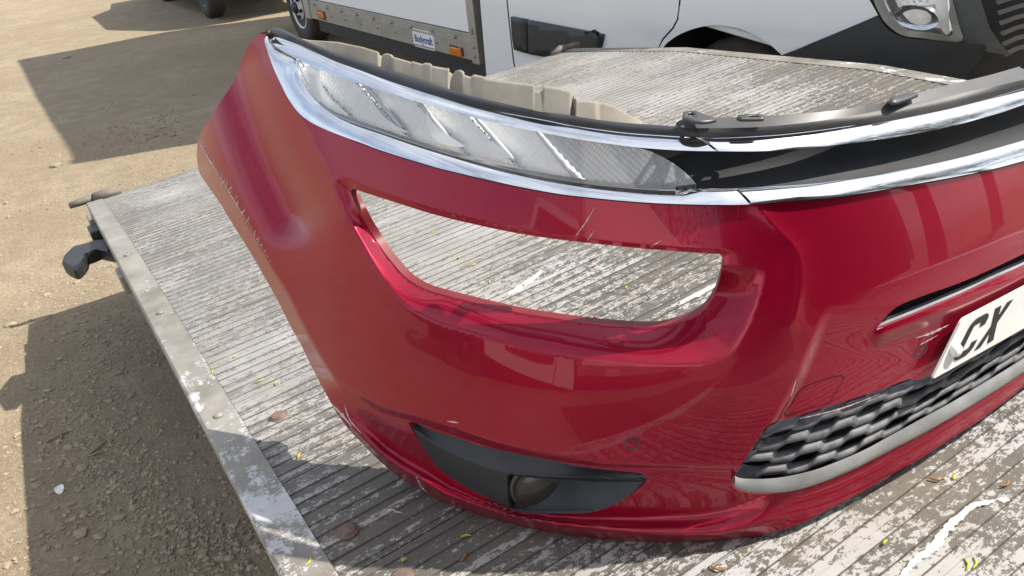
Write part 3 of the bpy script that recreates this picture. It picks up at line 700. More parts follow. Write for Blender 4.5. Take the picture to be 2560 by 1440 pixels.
t = NT('fog_lens_glass'); t.setv(Base_Color=(0.035, 0.036, 0.032), Roughness=0.22, Coat_Weight=0.3)
M_FOGLENS = t.m
for i, L_ in enumerate(fogs):
    c = lift(np.array([[1343., 1219.]]), .040)[0]; nn = np.array([-.42, -.86, .10]); nn /= np.linalg.norm(nn)
    mb = MB(); q = Vector(nn).to_track_quat('Z', 'Y').to_matrix().to_4x4()
    mb.lathe([(.036, -.012), (.036, .0), (.031, .003), (.030, .001), (.022, .005), (.010, .0075), (.001, .008)], 36, Matrix.Translation(c) @ q)
    if i == 1:
        mb.V = [tuple(x) for x in mirror(np.array([tuple(v_) for v_ in mb.V]))]
    mb.build('fog_lamp', M_FOGLENS, L_, True)

# ---- lower grille: grey trim, wavy slats, dark back
strip('grille_trim', TRIM_IN, TRIM_OUT, 150, 6, .003, .006, .006, M_GREYTRIM, bumper)
GR_TOP = [(1922,1064),(1930,1060),(2005,1037),(2065,1018),(2155,990),(2211,971),(2268,950),(2317,941),(2440,876),(2560,800),(2700,708),(2900,560)]
strip('grille_back', [(p[0], p[1] - 6) for p in GR_TOP], [(1836,1196)] + [(p[0], p[1] + 4) for p in TRIM_IN[1:]], 120, 2, .060, .050, 0, M_BLACK, bumper)
M_SLAT = plain('dusty_grille_plastic', (0.13, 0.134, 0.142), 0.58, var=0.45, scale=60, Specular_IOR_Level=0.3)
At, Bt = resample(dense(TRIM_IN, 6), 260), resample(dense(GR_TOP, 6), 260)
def trap(x):
    x = x % 1.0
    return np.where(x < .40, 0.0, np.where(x < .52, (x - .40) / .12, np.where(x < .90, 1.0, 1 - (x - .90) / .10)))
sarc = np.r_[0, np.cumsum(np.linalg.norm(np.diff(At, axis=0), axis=1))]
for k in range(4):
    fr0 = .06 + .245 * k
    w_ = trap(sarc / 128.0 + .42 * k)
    rows = []
    for fr_, D0 in ((fr0 - .035, .016), (fr0 - .022, .006), (fr0 + .03, .004), (fr0 + .11, .010), (fr0 + .18, .020), (fr0 + .215, .036)):
        fk = np.clip(fr_ + .065 * (w_ - .5), 0.0, 1.02)
        uv = At * (1 - fk)[:, None] + Bt * fk[:, None]
        rows.append(lift(uv, D0 + .004 * (1 - w_) + .012))
    n_ = len(At); V = np.vstack(rows); idx = np.arange(6 * n_).reshape(6, n_)
    F = [(idx[j, i], idx[j, i + 1], idx[j + 1, i + 1], idx[j + 1, i]) for j in range(5) for i in range(n_ - 1)]
    # keep the part inside the opening
    uvm = At * (1 - fr0) + Bt * fr0
    okc = inpoly(uvm, grd)
    F = [f_ for f_ in F if okc[f_[0] % n_]]
    emit('grille_slat', V, np.array(F), None, M_SLAT, bumper, thick=.002)

# ---- slot above the plate: dusty ledge and dark back
SL_LO = [(2192,825),(2206,818),(2265,795),(2336,766),(2407,736),(2478,703),(2560,667),(2700,600),(2900,500)]
SL_UP = [(2196,816),(2204,806),(2223,783),(2251,762),(2312,738),(2383,713),(2454,684),(2560,634),(2700,565),(2900,462)]
strip('slot_back', [(p[0], p[1] - 3) for p in SL_UP], SL_LO, 90, 2, .055, .045, 0, M_DARK, bumper)
strip('slot_ledge', [(p[0] + 6, p[1] - 15) for p in SL_LO], [(p[0], p[1] + 1) for p in SL_LO], 90, 2, .014, .001, 0, M_GREYTRIM, bumper)
strip('slot_vane', [(p[0] + 11, p[1] - 25) for p in SL_LO[1:]], [(p[0] + 6, p[1] - 15) for p in SL_LO[1:]], 90, 2, .040, .014, 0, M_BLACK, bumper)

# ---- number plate
c_ = lift(np.array([[2316., 944.], [2391., 794.], [2552., 811.]]), -.004)
e2 = c_[1] - c_[0]; ph_ = np.linalg.norm(e2); e2 /= ph_; e1 = c_[2] - c_[0]; e1 /= np.linalg.norm(e1)
nz = np.cross(e1, e2); nz /= np.linalg.norm(nz); ksc = ph_ / 111.0 / 1.0
if nz[1] > 0: nz = -nz
PO = c_[0] + nz * .006
def plate_pt(x, y, z=0.0):
    bow = .000055 * x * (520 - x) * ksc * 1.0
    return PO + e1 * x * ksc + e2 * y * ksc + nz * (z + bow * .35)
def plate_solid(name, polys, z0, z1, mat, parent):
    mb = MB()
    for poly in polys:
        n_ = len(poly); V = [plate_pt(x, y, z1) for x, y in poly] + [plate_pt(x, y, z0) for x, y in poly]
        mb.add(V, [tuple(range(n_)), tuple(range(2 * n_ - 1, n_ - 1, -1))] + [(i, (i + 1) % n_, n_ + (i + 1) % n_, n_ + i) for i in range(n_)])
    return mb.build(name, mat, parent)
xs = np.linspace(6, 514, 24)
pl = MB(); V = []; F = []
ring = lambda z: [plate_pt(x, y, z) for x, y in [(0, 6), (2, 2), (6, 0)] + [(x, 0) for x in xs[1:-1]] + [(514, 0), (518, 2), (520, 6), (520, 105), (518, 109), (514, 111)] + [(x, 111) for x in xs[::-1][1:-1]] + [(6, 111), (2, 109), (0, 105)]]
Ra, Rb = ring(.0015), ring(-.0015); n_ = len(Ra)
pl.add(Ra + Rb, [(i, (i + 1) % n_, n_ + (i + 1) % n_, n_ + i) for i in range(n_)])
h_ = n_ // 2
quads = [(i, i + 1, n_ - 2 - i, n_ - 1 - i) for i in range(h_ - 1)]
pl.F += quads + [tuple(n_ + i for i in q[::-1]) for q in quads]
plate = pl.build('number_plate', M_PLATE, bumper)
def arc(cx, cy, rx, ry, a0, a1, n=8): return [(cx + rx * math.cos(math.radians(a0 + (a1 - a0) * i / n)), cy + ry * math.sin(math.radians(a0 + (a1 - a0) * i / n))) for i in range(n + 1)]
X0, Y0 = 37, 16
o_ = [(50, 54), (50, 63)] + arc(34, 63, 16, 16, 0, 90) + arc(16, 63, 16, 16, 90, 180) + arc(16, 16, 16, 16, 180, 270) + arc(34, 16, 16, 16, 270, 360) + [(50, 25)]
i_ = [(36, 54), (36, 61)] + arc(32, 61, 4, 4, 0, 90) + arc(18, 61, 4, 4, 90, 180) + arc(18, 18, 4, 4, 180, 270) + arc(32, 18, 4, 4, 270, 360) + [(36, 25)]
polys = [[(X0 + o_[i][0], Y0 + o_[i][1]), (X0 + o_[i + 1][0], Y0 + o_[i + 1][1]), (X0 + i_[i + 1][0], Y0 + i_[i + 1][1]), (X0 + i_[i][0], Y0 + i_[i][1])] for i in range(len(o_) - 1)]
plate_solid('letter', polys, .0018, .0026, M_PLATEBLK, plate)
xx = [(0, 0), (15, 0), (25, 27), (35, 0), (50, 0), (32.5, 40), (49, 79), (34, 79), (25, 53), (16, 79), (1, 79), (17.5, 40)]
X1 = X0 + 61
plate_solid('letter', [[(X1 + x, Y0 + y) for x, y in q] for q in ([xx[i] for i in (11, 0, 1, 2)], [xx[i] for i in (2, 3, 4, 5)], [xx[i] for i in (5, 6, 7, 8)], [xx[i] for i in (8, 9, 10, 11)], [xx[i] for i in (11, 2, 5, 8)])], .0018, .0026, M_PLATEBLK, plate)
mb = MB(); q = Vector(nz).to_track_quat('Z', 'Y').to_matrix().to_4x4()
mb.lathe([(.0085, 0), (.0085, .004), (.007, .007), (.003, .0078)], 20, Matrix.Translation(plate_pt(22, 47, .0016)) @ q); mb.build('screw_cap', M_SCREW, plate, True)

# ---- parking sensors, towing-eye cover
def ell(cx, cy, rx, ry, n=28, rot=0): return np.array([(cx + rx * math.cos(a) * math.cos(rot) - ry * math.sin(a) * math.sin(rot), cy + rx * math.cos(a) * math.sin(rot) + ry * math.sin(a) * math.cos(rot)) for a in np.linspace(0, 2 * math.pi, n, endpoint=False)])
for cx_, cy_, rx_, ry_, ro in ((1580, 1109, 20, 15, 0.05), (2301, 879, 22, 11, -.75)):
    a_ = ell(cx_, cy_, rx_, ry_, 28, ro); b_ = ell(cx_, cy_, rx_ - 4, ry_ - 4, 28, ro); b2 = ell(cx_, cy_, rx_ - 5, ry_ - 5, 28, ro)
    ps = patch('parking_sensor', b2, [], lambda uv: cover_disp(uv) - .0010, M_RED, cover, 8.0)
    for o, p_ in zip(patch('sensor_gap', a_, [b_], lambda uv: cover_disp(uv) - .0005, M_DBLACK, cover, 8.0), ps): pass
tow = dense([(1960,1039),(1978,1010),(1997,980),(2024,961),(2080,943),(2106,938),(2112,944),(2098,968),(2080,997),(2066,1009),(2010,1025)], 6, True)
towi = np.array([tow.mean(0) + (p - tow.mean(0)) * .955 for p in tow]); towi2 = np.array([tow.mean(0) + (p - tow.mean(0)) * .945 for p in tow])
patch('towing_eye_gap', tow, [towi], lambda uv: cover_disp(uv) - .0004, M_DARK, cover, 7.0, both=False)
patch('towing_eye_cover', towi2, [], lambda uv: cover_disp(uv) - .0012, M_RED, cover, 7.0, both=False)

# ---- dust-covered carrier behind the lamp
AB_TOP = [(735,93),(772,100),(846,105),(909,118),(944,129),(949,137),(955,141),(958,136),(966,133),(974,135),(980,141),(1025,154),(1027,156),(1031,153),(1056,160),(1062,157),(1075,158),(1079,164),(1117,171),(1120,169),(1124,180),(1132,186),(1138,178),(1148,174),(1155,178),(1160,187),(1177,192),(1183,187),(1187,186),(1205,190),(1219,197),(1304,207),(1334,210),(1337,226),(1356,228),(1360,213),(1400,219),(1424,226),(1431,234),(1440,250),(1490,254),(1512,258),(1537,267),(1554,277),(1585,293),(1610,306)]
AB_BOT = [(p[0], p[1] + 7) for p in BLK_TOP]
us = np.unique(np.r_[np.arange(738, 1608, 4.0), [p[0] for p in AB_TOP[1:-1]]])
vt, vb = fx(us, AB_TOP), fx(us, AB_BOT); m_ = 8; P = []
relief = .010 * (sst(us, 946, 952) - sst(us, 958, 985)) + .010 * (sst(us, 1121, 1127) - sst(us, 1132, 1160)) + .012 * sst(us, 1425, 1432) - .018 * (sst(us, 1436, 1440) - sst(us, 1492, 1498))
for j in range(m_ + 1):
    x = j / m_; uv = np.stack([us, vb * (1 - x) + np.minimum(vt, vb - 1) * x], 1)
    P.append(lift(np.stack([us, vb], 1), .030 + .0 * us) * (1 - x) + 0 * x if False else lift(uv, .032 + relief + .010 * x))
P = np.array(P); n_ = len(us); idx = np.arange((m_ + 1) * n_).reshape(m_ + 1, n_)
F = np.array([(idx[j, i], idx[j, i + 1], idx[j + 1, i + 1], idx[j + 1, i]) for j in range(m_) for i in range(n_ - 1)])
emit('lamp_carrier', P.reshape(-1, 3), F, None, M_BEIGE, bumper, joined=False, thick=.004)
# fixing tabs on the rear edge of the top panel
def ztab(name, outer, holes, dz):
    V2, F2 = cdt(np.asarray(outer, float), [np.asarray(h, float) for h in holes], 8.0)
    zt = lift(np.array([[1850., 345.]]))[0][2] + dz
    z_ = np.interp(V2[:, 0], np.array(REAR)[:, 0], ZREAR) + dz
    P3 = lift_z(V2, z_); N_ = np.tile([0, 0, 1.0], (len(V2), 1)); return emit(name, P3, orient(P3, F2, N_), None, M_DBLACK, bumper, joined=False, thick=.003)
_A = lift(np.array([(p[0], fx(np.array([p[0]]), CHR_UP_TOP)[0]) for p in REAR])); ZREAR = _A[:, 2] + .02
ztab('fixing_tab', dense([(1706,290),(1708,281),(1722,277),(1742,278),(1762,286),(1792,297),(1760,304),(1722,300)], 5, True), [ell(1728, 286, 9, 4.5, 14)], 0)
ztab('fixing_clip', dense([(1842,293),(1846,287),(1900,285),(1912,290),(1910,296),(1850,297)], 6, True), [dense([(1868,292),(1872,289),(1896,288),(1898,292)], 5, True)], 0)
ztab('fixing_clip', dense([(2222,252),(2232,240),(2262,236),(2290,232),(2296,236),(2240,256)], 6, True), [], 0)

# ---- scratches and scuffs in the paint
M_SCUFF = plain('bare_scuffed_plastic', (0.55, 0.40, 0.40), 0.7, var=0.3, scale=300)
def scratch(pts, w):
    P = dense(pts, 5); T = np.gradient(P, axis=0); T /= np.linalg.norm(T, axis=1)[:, None] + 1e-9; Nn = np.stack([-T[:, 1], T[:, 0]], 1)
    ww = w * np.sin(np.linspace(.15, math.pi - .15, len(P)))[:, None] * (1 + .5 * rng.normal(0, 1, (len(P), 1)).clip(-1, 1))
    q = np.vstack([P - Nn * ww / 2, P + Nn * ww / 2]); n_ = len(P); V = lift(q, cover_disp(q) - .0007)
    link('scratch', mesh('scratch', V, [(i, i + 1, n_ + i + 1, n_ + i) for i in range(n_ - 1)]), M_SCUFF, cover)
for pts, w in (([(1487,518),(1465,555),(1438,592)], 3.0), ([(1486,576),(1468,602)], 3.5), ([(1117,1053),(1134,1055),(1147,1057)], 5), ([(1655,600),(1625,618)], 2.5), ([(2290,845),(2330,832),(2372,812)], 5), ([(2300,862),(2345,838)], 3),
               ([(1993,1048),(2100,1022),(2200,985)], 3.0), ([(1990,950),(1978,990)], 2.5), ([(700,968),(694,930)], 2), ([(830,1010),(850,1032),(880,1066)], 6), ([(860,1010),(875,1050),(905,1085)], 3), ([(1040,1190),(1052,1215),(1068,1232)], 3)):
    scratch(pts, w)
led = dense(L_EDGE, 8)
for k in range(2, 44):
    p = led[min(len(led) - 1, k)]; a = rng.uniform(-.5, .9); l_ = rng.uniform(6, 20)
    scratch([p + rng.normal(0, 3, 2), p + np.array([l_ * math.sin(a), -l_ * math.cos(a)]) * .6, p + np.array([l_ * math.sin(a), -l_ * math.cos(a)])], rng.uniform(1.2, 2.6))
scratch([tuple(p) for p in led[2:16]], 4.0); scratch([tuple(p + [2, 0]) for p in led[14:30]], 3.0)
# ------------------------------------------------------------------ white box van behind the deck (van axes: X forward, Y out to the near side, Z up)
_vv = np.array([-1430, -900, 2022.0]); _vv = _n(_vv - (_vv @ _g) * _g)
_vn = np.cross(_g, _vv); _vn = -_vn if _vn[2] > 0 else _vn
VAX = np.stack([-_vv, _vn, _g])                                   # lens axes -> van axes
_w0 = np.array([731 - CX, 28 - CY, FPX]) / FPX * 8.0
VORG = _w0 + (DG - (_w0 @ -_g)) * -_g                             # rear wheel's foot, lens axes
VR_ = GW @ VAX.T; VO_ = GW @ VORG + CAMW
VAN_M = Matrix([[*VR_[i], VO_[i]] for i in range(3)] + [[0, 0, 0, 1]])
VCAM = -VAX @ VORG
def vray(uv):
    uv = np.asarray(uv, float); return np.stack([(uv[:, 0] - CX) / FPX, (uv[:, 1] - CY) / FPX, np.ones(len(uv))], 1) @ VAX.T
def vside(uv, y=0.0):
    d = vray(uv); t_ = (y - VCAM[1]) / d[:, 1]; return VCAM + d * t_[:, None]
XF, RC_ = 7.02, .60
def vlift(uv, D):
    d = vray(uv); D = np.broadcast_to(D, (len(d),)); lo = np.full(len(d), 1.0); hi = np.full(len(d), 30.0)
    def ins(t_):
        p = VCAM + d * t_[:, None]; q = np.maximum(p[:, 0] - (XF - RC_ - D), 0); w = np.maximum(p[:, 1] + RC_ + D, 0)
        nose = .16 * np.clip(p[:, 2] - .75, 0, 1) ** 1.3
        q = q + nose * np.clip(q / .35, 0, 1)
        return (np.hypot(q, w) < RC_)
    TS = np.linspace(1.5, 9, 300); first = np.full(len(d), 9.0); done = np.zeros(len(d), bool)
    for a, b in zip(TS[:-1], TS[1:]):
        h_ = ins(np.full(len(d), b)) & ~done; first[h_] = b; done |= h_
    hi = first; lo = first - (TS[1] - TS[0])
    for _ in range(16):
        m = .5 * (lo + hi); s = ins(m); hi = np.where(s, m, hi); lo = np.where(s, lo, m)
    return VCAM + d * hi[:, None]
M_VANWHITE = plain('van_white_paint', (0.84, 0.86, 0.88), 0.18, var=0.02, scale=3, Coat_Weight=0.6)
M_PANEL = plain('white_box_panel', (0.86, 0.87, 0.88), 0.35, var=0.02, scale=4)
M_ALU = plain('aluminium_rail', (0.42, 0.41, 0.37), 0.42, 0.55, var=0.12, scale=7)
M_CHEQ = plain('chequer_plate', (0.5, 0.5, 0.5), 0.35, 0.8, var=0.3, scale=60, bump=0.6)
M_AMBER = plain('amber_lamp', (0.62, 0.17, 0.01), 0.25, var=0.15, scale=60)
M_TYRE = plain('tyre_rubber', (0.055, 0.050, 0.044), 0.8, var=0.3, scale=25, bump=0.2)
M_WHEELW = plain('white_steel_wheel', (0.66, 0.66, 0.63), 0.45, var=0.12, scale=12)
M_VANBLK = plain('van_black_plastic', (0.028, 0.032, 0.036), 0.45, var=0.15, scale=15)
M_SIGN = plain('sticker_white', (0.8, 0.8, 0.8), 0.4, var=0.03); M_BLUE = plain('sticker_blue', (0.02, 0.07, 0.32), 0.4, var=0.05)
van = empty('box_van', 'white box van with aluminium side rail and black door moulding parked behind the deck', 'van', None, VAN_M)
def vpoly(name, px, y0, y1, mat, parent=van, bevel=0):
    q = vside(np.array(px, float)); mb = MB(); mb.prism([(p[0], p[2]) for p in q], 1, y0, y1); return mb.build(name, mat, parent, bevel=bevel)
def vX(px): return vside(np.array([px], float))[0]
# cargo box
pr, pl_ = vX((1185, 94)), vX((797, 0))
rail_z = .5 * (pr[2] + pl_[2]); xe = pr[0]; rz0 = .5 * (vX((1194, 155))[2] + vX((763, 37))[2])
mb = MB(); mb.box(-1.25, xe, -2.1, -.012, rail_z + .003, 3.25); mb.build('cargo_box', M_PANEL, van, bevel=.01)
x_r0 = vX((768, 20))[0]
mb = MB(); zm = rail_z - (rail_z - rz0) * .33
mb.box(x_r0, xe, -.05, .004, zm + .002, rail_z); mb.box(x_r0, xe, -.05, .010, rz0, zm)
mb.box(x_r0, xe, -.05, .014, rz0, rz0 + .012); mb.box(x_r0, xe, -.05, .014, zm - .006, zm + .006)
mb.build('side_rail', M_ALU, van)
mb = MB(); mb.box(x_r0 + .1, xe + .05, -.12, -.05, rz0 - .13, rz0 + .02); mb.build('chassis_rail', M_VANBLK, van)
mb = MB(); mb.box(x_r0 - .04, x_r0 + .10, -.05, .018, rz0 - .01, rail_z + .25); mb.build('chequer_corner', M_CHEQ, van)
# rivets on the rail
for i in range(9):
    x = x_r0 + .22 + i * (xe - x_r0 - .3) / 8.5
    mb = MB(); mb.lathe([(.017, 0), (.016, .006), (.010, .011), (.002, .012)], 12, Matrix.Translation((x, .004, rail_z - .035)) @ Matrix.Rotation(-math.pi / 2, 4, 'X')); mb.build('rail_rivet', M_STEEL, van, True)
    mb = MB(); mb.lathe([(.011, 0), (.010, .005), (.002, .008)], 10, Matrix.Translation((x + .06, .010, zm - .05)) @ Matrix.Rotation(-math.pi / 2, 4, 'X')); mb.build('rail_rivet', M_STEEL, van, True)
# corner post
x1 = vX((1196, 0))[0]
mb = MB(); mb.box(xe - .035, xe + .055, -.06, .016, rz0 - .02, 3.24); mb.build('corner_post', M_ALU, van, bevel=.006)
for z in (rz0 + .03, rz0 + .09, rz0 + .2, rail_z + .02, rail_z + .3):
    mb = MB(); mb.lathe([(.012, 0), (.011, .005), (.002, .008)], 10, Matrix.Translation((xe + .012, .016, z)) @ Matrix.Rotation(-math.pi / 2, 4, 'X')); mb.build('post_rivet', M_STEEL, van, True)
# side marker lamps and maker's sticker
for px in ((807, 37), (1145, 128)):
    p = vX(px); mb = MB(); mb.prism([(p[0] - .075, p[2] - .028), (p[0] - .06, p[2] + .030), (p[0] + .075, p[2] + .028), (p[0] + .085, p[2] - .024)], 1, .008, .032); mb.build('marker_lamp', M_AMBER, van, bevel=.008)
    mb = MB(); mb.box(p[0] - .09, p[0] + .095, .0, .012, p[2] - .036, p[2] + .036); mb.build('marker_base', M_VANBLK, van)
s0, s1, s2 = vX((1037, 88)), vX((1087, 105)), vX((1062, 98))
sw = .33; sh = .128
mb = MB(); poly = [(s2[0] + (sw / 2 - .02) * sx + .02 * math.cos(a), s2[2] + (sh / 2 - .02) * sz + .02 * math.sin(a)) for sx, sz, a0 in ((1, 1, 0), (-1, 1, 90), (-1, -1, 180), (1, -1, 270)) for a in [math.radians(a0 + k * 15) for k in range(7)]]
mb.prism(poly, 1, .009, .0125); sticker = mb.build('maker_sticker', M_SIGN, van)
fc = bpy.data.curves.new('lettering', 'FONT'); fc.body = 'Bodycraft'; fc.size = .071; fc.align_x = 'CENTER'; fc.align_y = 'CENTER'; fc.offset = .0016; fc.extrude = .0004
fo = bpy.data.objects.new('lettering', fc); col.objects.link(fo); fc.materials.append(M_BLUE)
dg = bpy.context.evaluated_depsgraph_get(); me = bpy.data.meshes.new_from_object(fo.evaluated_get(dg)); bpy.data.objects.remove(fo)
if not me.materials: me.materials.append(M_BLUE)
lo = link('lettering', me, None, sticker)
lo.matrix_local = Matrix.Translation((s2[0], .0133, s2[2] - .004)) @ Matrix.Rotation(math.pi / 2, 4, 'X')
# cab: door side and wing as one shaped skin that turns round the front corner
ARCH = [(1648,150),(1660,116),(1680,98),(1705,83),(1745,69),(1790,63),(1840,70),(1888,88),(1925,112),(1955,138)]
def lind(p, step=14.0, closed=False):
    p = np.asarray(p, float); p = np.vstack([p, p[:1]]) if closed else p; out = []
    for a, b in zip(p[:-1], p[1:]):
        m = max(1, int(np.linalg.norm(b - a) / step)); out += [a + (b - a) * k / m for k in range(m)]
    if not closed: out.append(p[-1])
    return np.array(out)
def vpatch(name, outer, holes, D, mat, parent=van, grid=16.0, thick=0, dfun=None):
    V2, F2 = cdt(np.asarray(outer, float), [np.asarray(h, float) for h in holes], grid)
    df = dfun or (lambda q: np.full(len(q), D)); P3 = vlift(V2, df(V2))
    e_ = 6.0; a = vlift(V2 + [e_, 0], df(V2 + [e_, 0])) - vlift(V2 - [e_, 0], df(V2 - [e_, 0])); b = vlift(V2 + [0, e_], df(V2 + [0, e_])) - vlift(V2 - [0, e_], df(V2 - [0, e_]))
    N_ = np.cross(b, a); N_ /= np.linalg.norm(N_, axis=1)[:, None]; s = (N_ * (VCAM - P3)).sum(1) < 0; N_[s] *= -1
    o = link(name, mesh(name, P3, orient(P3, F2, N_), True, N_), mat, parent)
    if thick: m = o.modifiers.new('thickness', 'SOLIDIFY'); m.thickness = thick; m.offset = -1
    return o
vpatch('rear_quarter', lind([(1200,-16),(1262,-16),(1266,0),(1272,60),(1282,150),(1300,250),(1226,250),(1216,188),(1200,0)], 20, False), [], 0, M_VANWHITE)
vpatch('door', lind([(1268,-16),(1690,-16),(1698,-10),(1698,0),(1692,48),(1680,70),(1656,96),(1640,130),(1632,240),(1304,250),(1285,150),(1275,60),(1269,0)], 16, False), [], 0, M_VANWHITE)
vpatch('front_wing', np.vstack([dense([(1694,-16),(2090,-16),(2166,-10),(2174,0),(2195,38)], 16), dense([(2195,38),(2120,70),(1955,138)], 16)[1:], dense(ARCH, 12)[::-1][1:], lind([(1645,148),(1642,130),(1659,99),(1684,72),(1696,48),(1702,0),(1702,-10)], 16)]), [], 0, M_VANWHITE)
vpatch('door_moulding', lind([(1276,42),(1315,50),(1317,134),(1284,124),(1279,90)], 12, True), [], -.02, M_VANBLK, thick=.02)
vpatch('door_moulding', lind([(1319,51),(1420,70),(1505,87),(1500,112),(1494,133),(1420,141),(1360,142),(1321,136)], 12, True), [], -.02, M_VANBLK, thick=.02)
# wheels
def make_wheel(parent, x, y, z, R_, mat_rim, w=.22, face=1):
    T = Matrix.Translation((x, y, z)) @ Matrix.Rotation(-math.pi / 2 * face, 4, 'X')
    rr = R_ * .60
    mb = MB(); mb.lathe([(rr, -w), (R_ * .93, -w), (R_, -w + .03), (R_, -.03), (R_ * .95, -.005), (R_ * .8, .006), (rr * 1.03, .0), (rr, -.015)], 48, T); ty = mb.build('tyre', M_TYRE, parent, True)
    mb = MB(); mb.lathe([(rr, -.10), (rr * 1.02, -.004), (rr * .95, .0), (rr * .86, -.04), (rr * .66, -.045), (rr * .55, -.012), (rr * .40, -.010), (rr * .36, .012), (rr * .30, .016)], 40, T); rim = mb.build('rim', mat_rim, parent, True)
    mb = MB(); mb.lathe([(rr * .28, .0), (rr * .28, .035), (rr * .2, .05), (rr * .02, .052)], 20, T); mb.build('hub', M_VANBLK, rim, True)
    for k in range(5):
        a = 2 * math.pi * k / 5 + .3; mb = MB(); mb.lathe([(.016, -.012), (.016, .02), (.01, .024)], 8, T @ Matrix.Translation((rr * .44 * math.cos(a), rr * .44 * math.sin(a), 0))); mb.build('wheel_nut', M_VANBLK, rim)
    for k in range(10):
        a = 2 * math.pi * k / 10; mb = MB(); mb.lathe([(rr * .09, -.04), (rr * .09, -.0385)], 12, T @ Matrix.Translation((rr * .76 * math.cos(a), rr * .76 * math.sin(a), -.0035)) ); mb.build('vent_hole', M_DARK, rim)
make_wheel(van, 0, -.06, .335, .345, M_WHEELW)
xw = vX((1815, 120))[0]
zt_ = vside(np.array([[1850., 96.]]), -.12)[0]
make_wheel(van, zt_[0], -.12, zt_[2] - .40, .40, M_VANBLK)
mb = MB(); mb.box(xw - .75, xw + .75, -.9, -.42, .2, 1.2); mb.box(xw - .75, xw + .75, -.42, -.03, 1.0, 1.05); mb.build('wheel_arch_liner', M_DARK, van)
mb = MB(); mb.box(xe + .1, xw - .40, -.55, -.06, .25, .80); mb.build('sill', M_VANBLK, van)
# front corner: dark hull, corner bumper, headlamp, grille
vpatch('nose_hull', lind([(1935,150),(2190,30),(2166,-10),(2164,-16),(2500,-80),(2900,-90),(2900,330),(2300,330),(1940,300)], 24, True), [], .07, M_VANBLK, grid=30)
vpatch('corner_bumper', lind([(1957,140),(2040,104),(2196,40),(2206,58),(2225,78),(2252,91),(2300,99),(2400,107),(2462,112),(2466,120),(2450,150),(2415,192),(2370,240),(2300,300),(2100,310),(1965,300),(1958,200)], 14, True), [], -.01, M_VANBLK)
hl = dense([(2178,-40),(2184,0),(2200,36),(2216,60),(2252,87),(2300,95),(2402,104),(2396,60),(2382,0),(2374,-40),(2290,-90)], 12, True)
vpatch('headlamp_housing', hl, [], .03, M_REFL, grid=20)
hb = dense([(2200,-40),(2210,0),(2224,32),(2246,58),(2268,73),(2330,82),(2380,88),(2372,40),(2364,-40)], 10, True)
head = vpatch('headlamp', np.asarray(hl), [hb], -.004, plain('grey_lamp_frame', (0.30, 0.32, 0.32), 0.3, 0.5), grid=16)
vpatch('reflector_bowl', ell(2290, 44, 56, 30, 30, .2), [], .0, M_REFL, head, 10, dfun=lambda q: .06 - .06 * (((q[:, 0] - 2290) / 56) ** 2 + ((q[:, 1] - 44) / 30) ** 2))
vpatch('reflector_step', dense([(2250,-20),(2300,-26),(2345,-20),(2340,8),(2300,14),(2256,10)], 10, True), [], .03, M_WHITEPL, head)
vpatch('lamp_divider', dense([(2338,-40),(2362,-40),(2374,84),(2352,70),(2340,20)], 10, True), [], .012, M_WHITEPL, head)
vpatch('lamp_cover', hl, [], -.012, M_GLASS, head, 24, thick=0)
vpatch('grille_surround', lind([(2404,104),(2385,0),(2378,-60),(2440,-70),(2452,0),(2474,70),(2500,108),(2530,140),(2470,130)], 12, True), [], .02, plain('grey_plastic', (0.10, 0.11, 0.11), 0.4), grid=14)
for k in range(7):
    y = -30 + 26 * k
    vpatch('grille_blade', lind([(2484 + 4 * k, y + 6), (2540, y - 10), (2640, y - 34), (2640, y - 24), (2545, y), (2490 + 4 * k, y + 16)], 10, True), [], .03, plain('grille_grey', (0.22, 0.22, 0.22), 0.35, 0.4) if k == 0 else bpy.data.materials['grille_grey'], grid=14)
# cab roof, far side and the lower body that the camera does not see past the deck
zb = vX((1500, -14))[2]; xf2 = XF - .62
mb = MB(); mb.prism([(xe + .06, .45), (xe + .06, zb + .02), (xe + 1.5, zb + .02), (xf2, zb - .14), (xf2, .5)], 1, -1.95, -.62); mb.build('cab_core', M_VANWHITE, van)
mb = MB(); mb.prism([(xe + 1.45, zb), (xf2 + .1, zb - .16), (xf2 + .1, zb - .19), (xe + 1.45, zb - .03)], 1, -1.98, -.02); mb.build('bonnet', M_VANWHITE, van, bevel=.008)
mb = MB(); mb.prism([(xe + .06, zb), (xe + .06, 2.28), (xe + .12, 2.34), (xe + .85, 2.28), (xe + .92, 2.22), (xe + .86, 2.20), (xe + .12, 2.24), (xe + .12, zb)], 1, -1.98, -.03); mb.build('cab_roof', M_VANWHITE, van)
for yy_ in (-1.98, -.09):
    mb = MB(); mb.prism([(xe + .86, 2.21), (xe + .93, 2.21), (xe + 1.52, zb), (xe + 1.42, zb)], 1, yy_, yy_ + .06); mb.build('windscreen_pillar', M_VANWHITE, van)
    mb = MB(); mb.prism([(xe + .13, zb + .01), (xe + .13, 2.19), (xe + .84, 2.19), (xe + 1.40, zb + .01)], 1, yy_ + .02, yy_ + .028); mb.build('side_window', M_GLASS, van)
mb = MB(); mb.prism([(xe + .90, 2.2), (xe + .908, 2.2), (xe + 1.478, zb), (xe + 1.47, zb)], 1, -1.91, -.10); mb.build('windscreen', M_GLASS, van)
mb = MB(); mb.box(xe + .3, xe + .9, -1.7, -.25, zb - .2, zb + .05).box(xe + .25, xe + .42, -.85, -.3, zb + .05, zb + .65).box(xe + .25, xe + .42, -1.65, -1.1, zb + .05, zb + .65); mb.build('seats', M_RUBBER, van, bevel=.03)

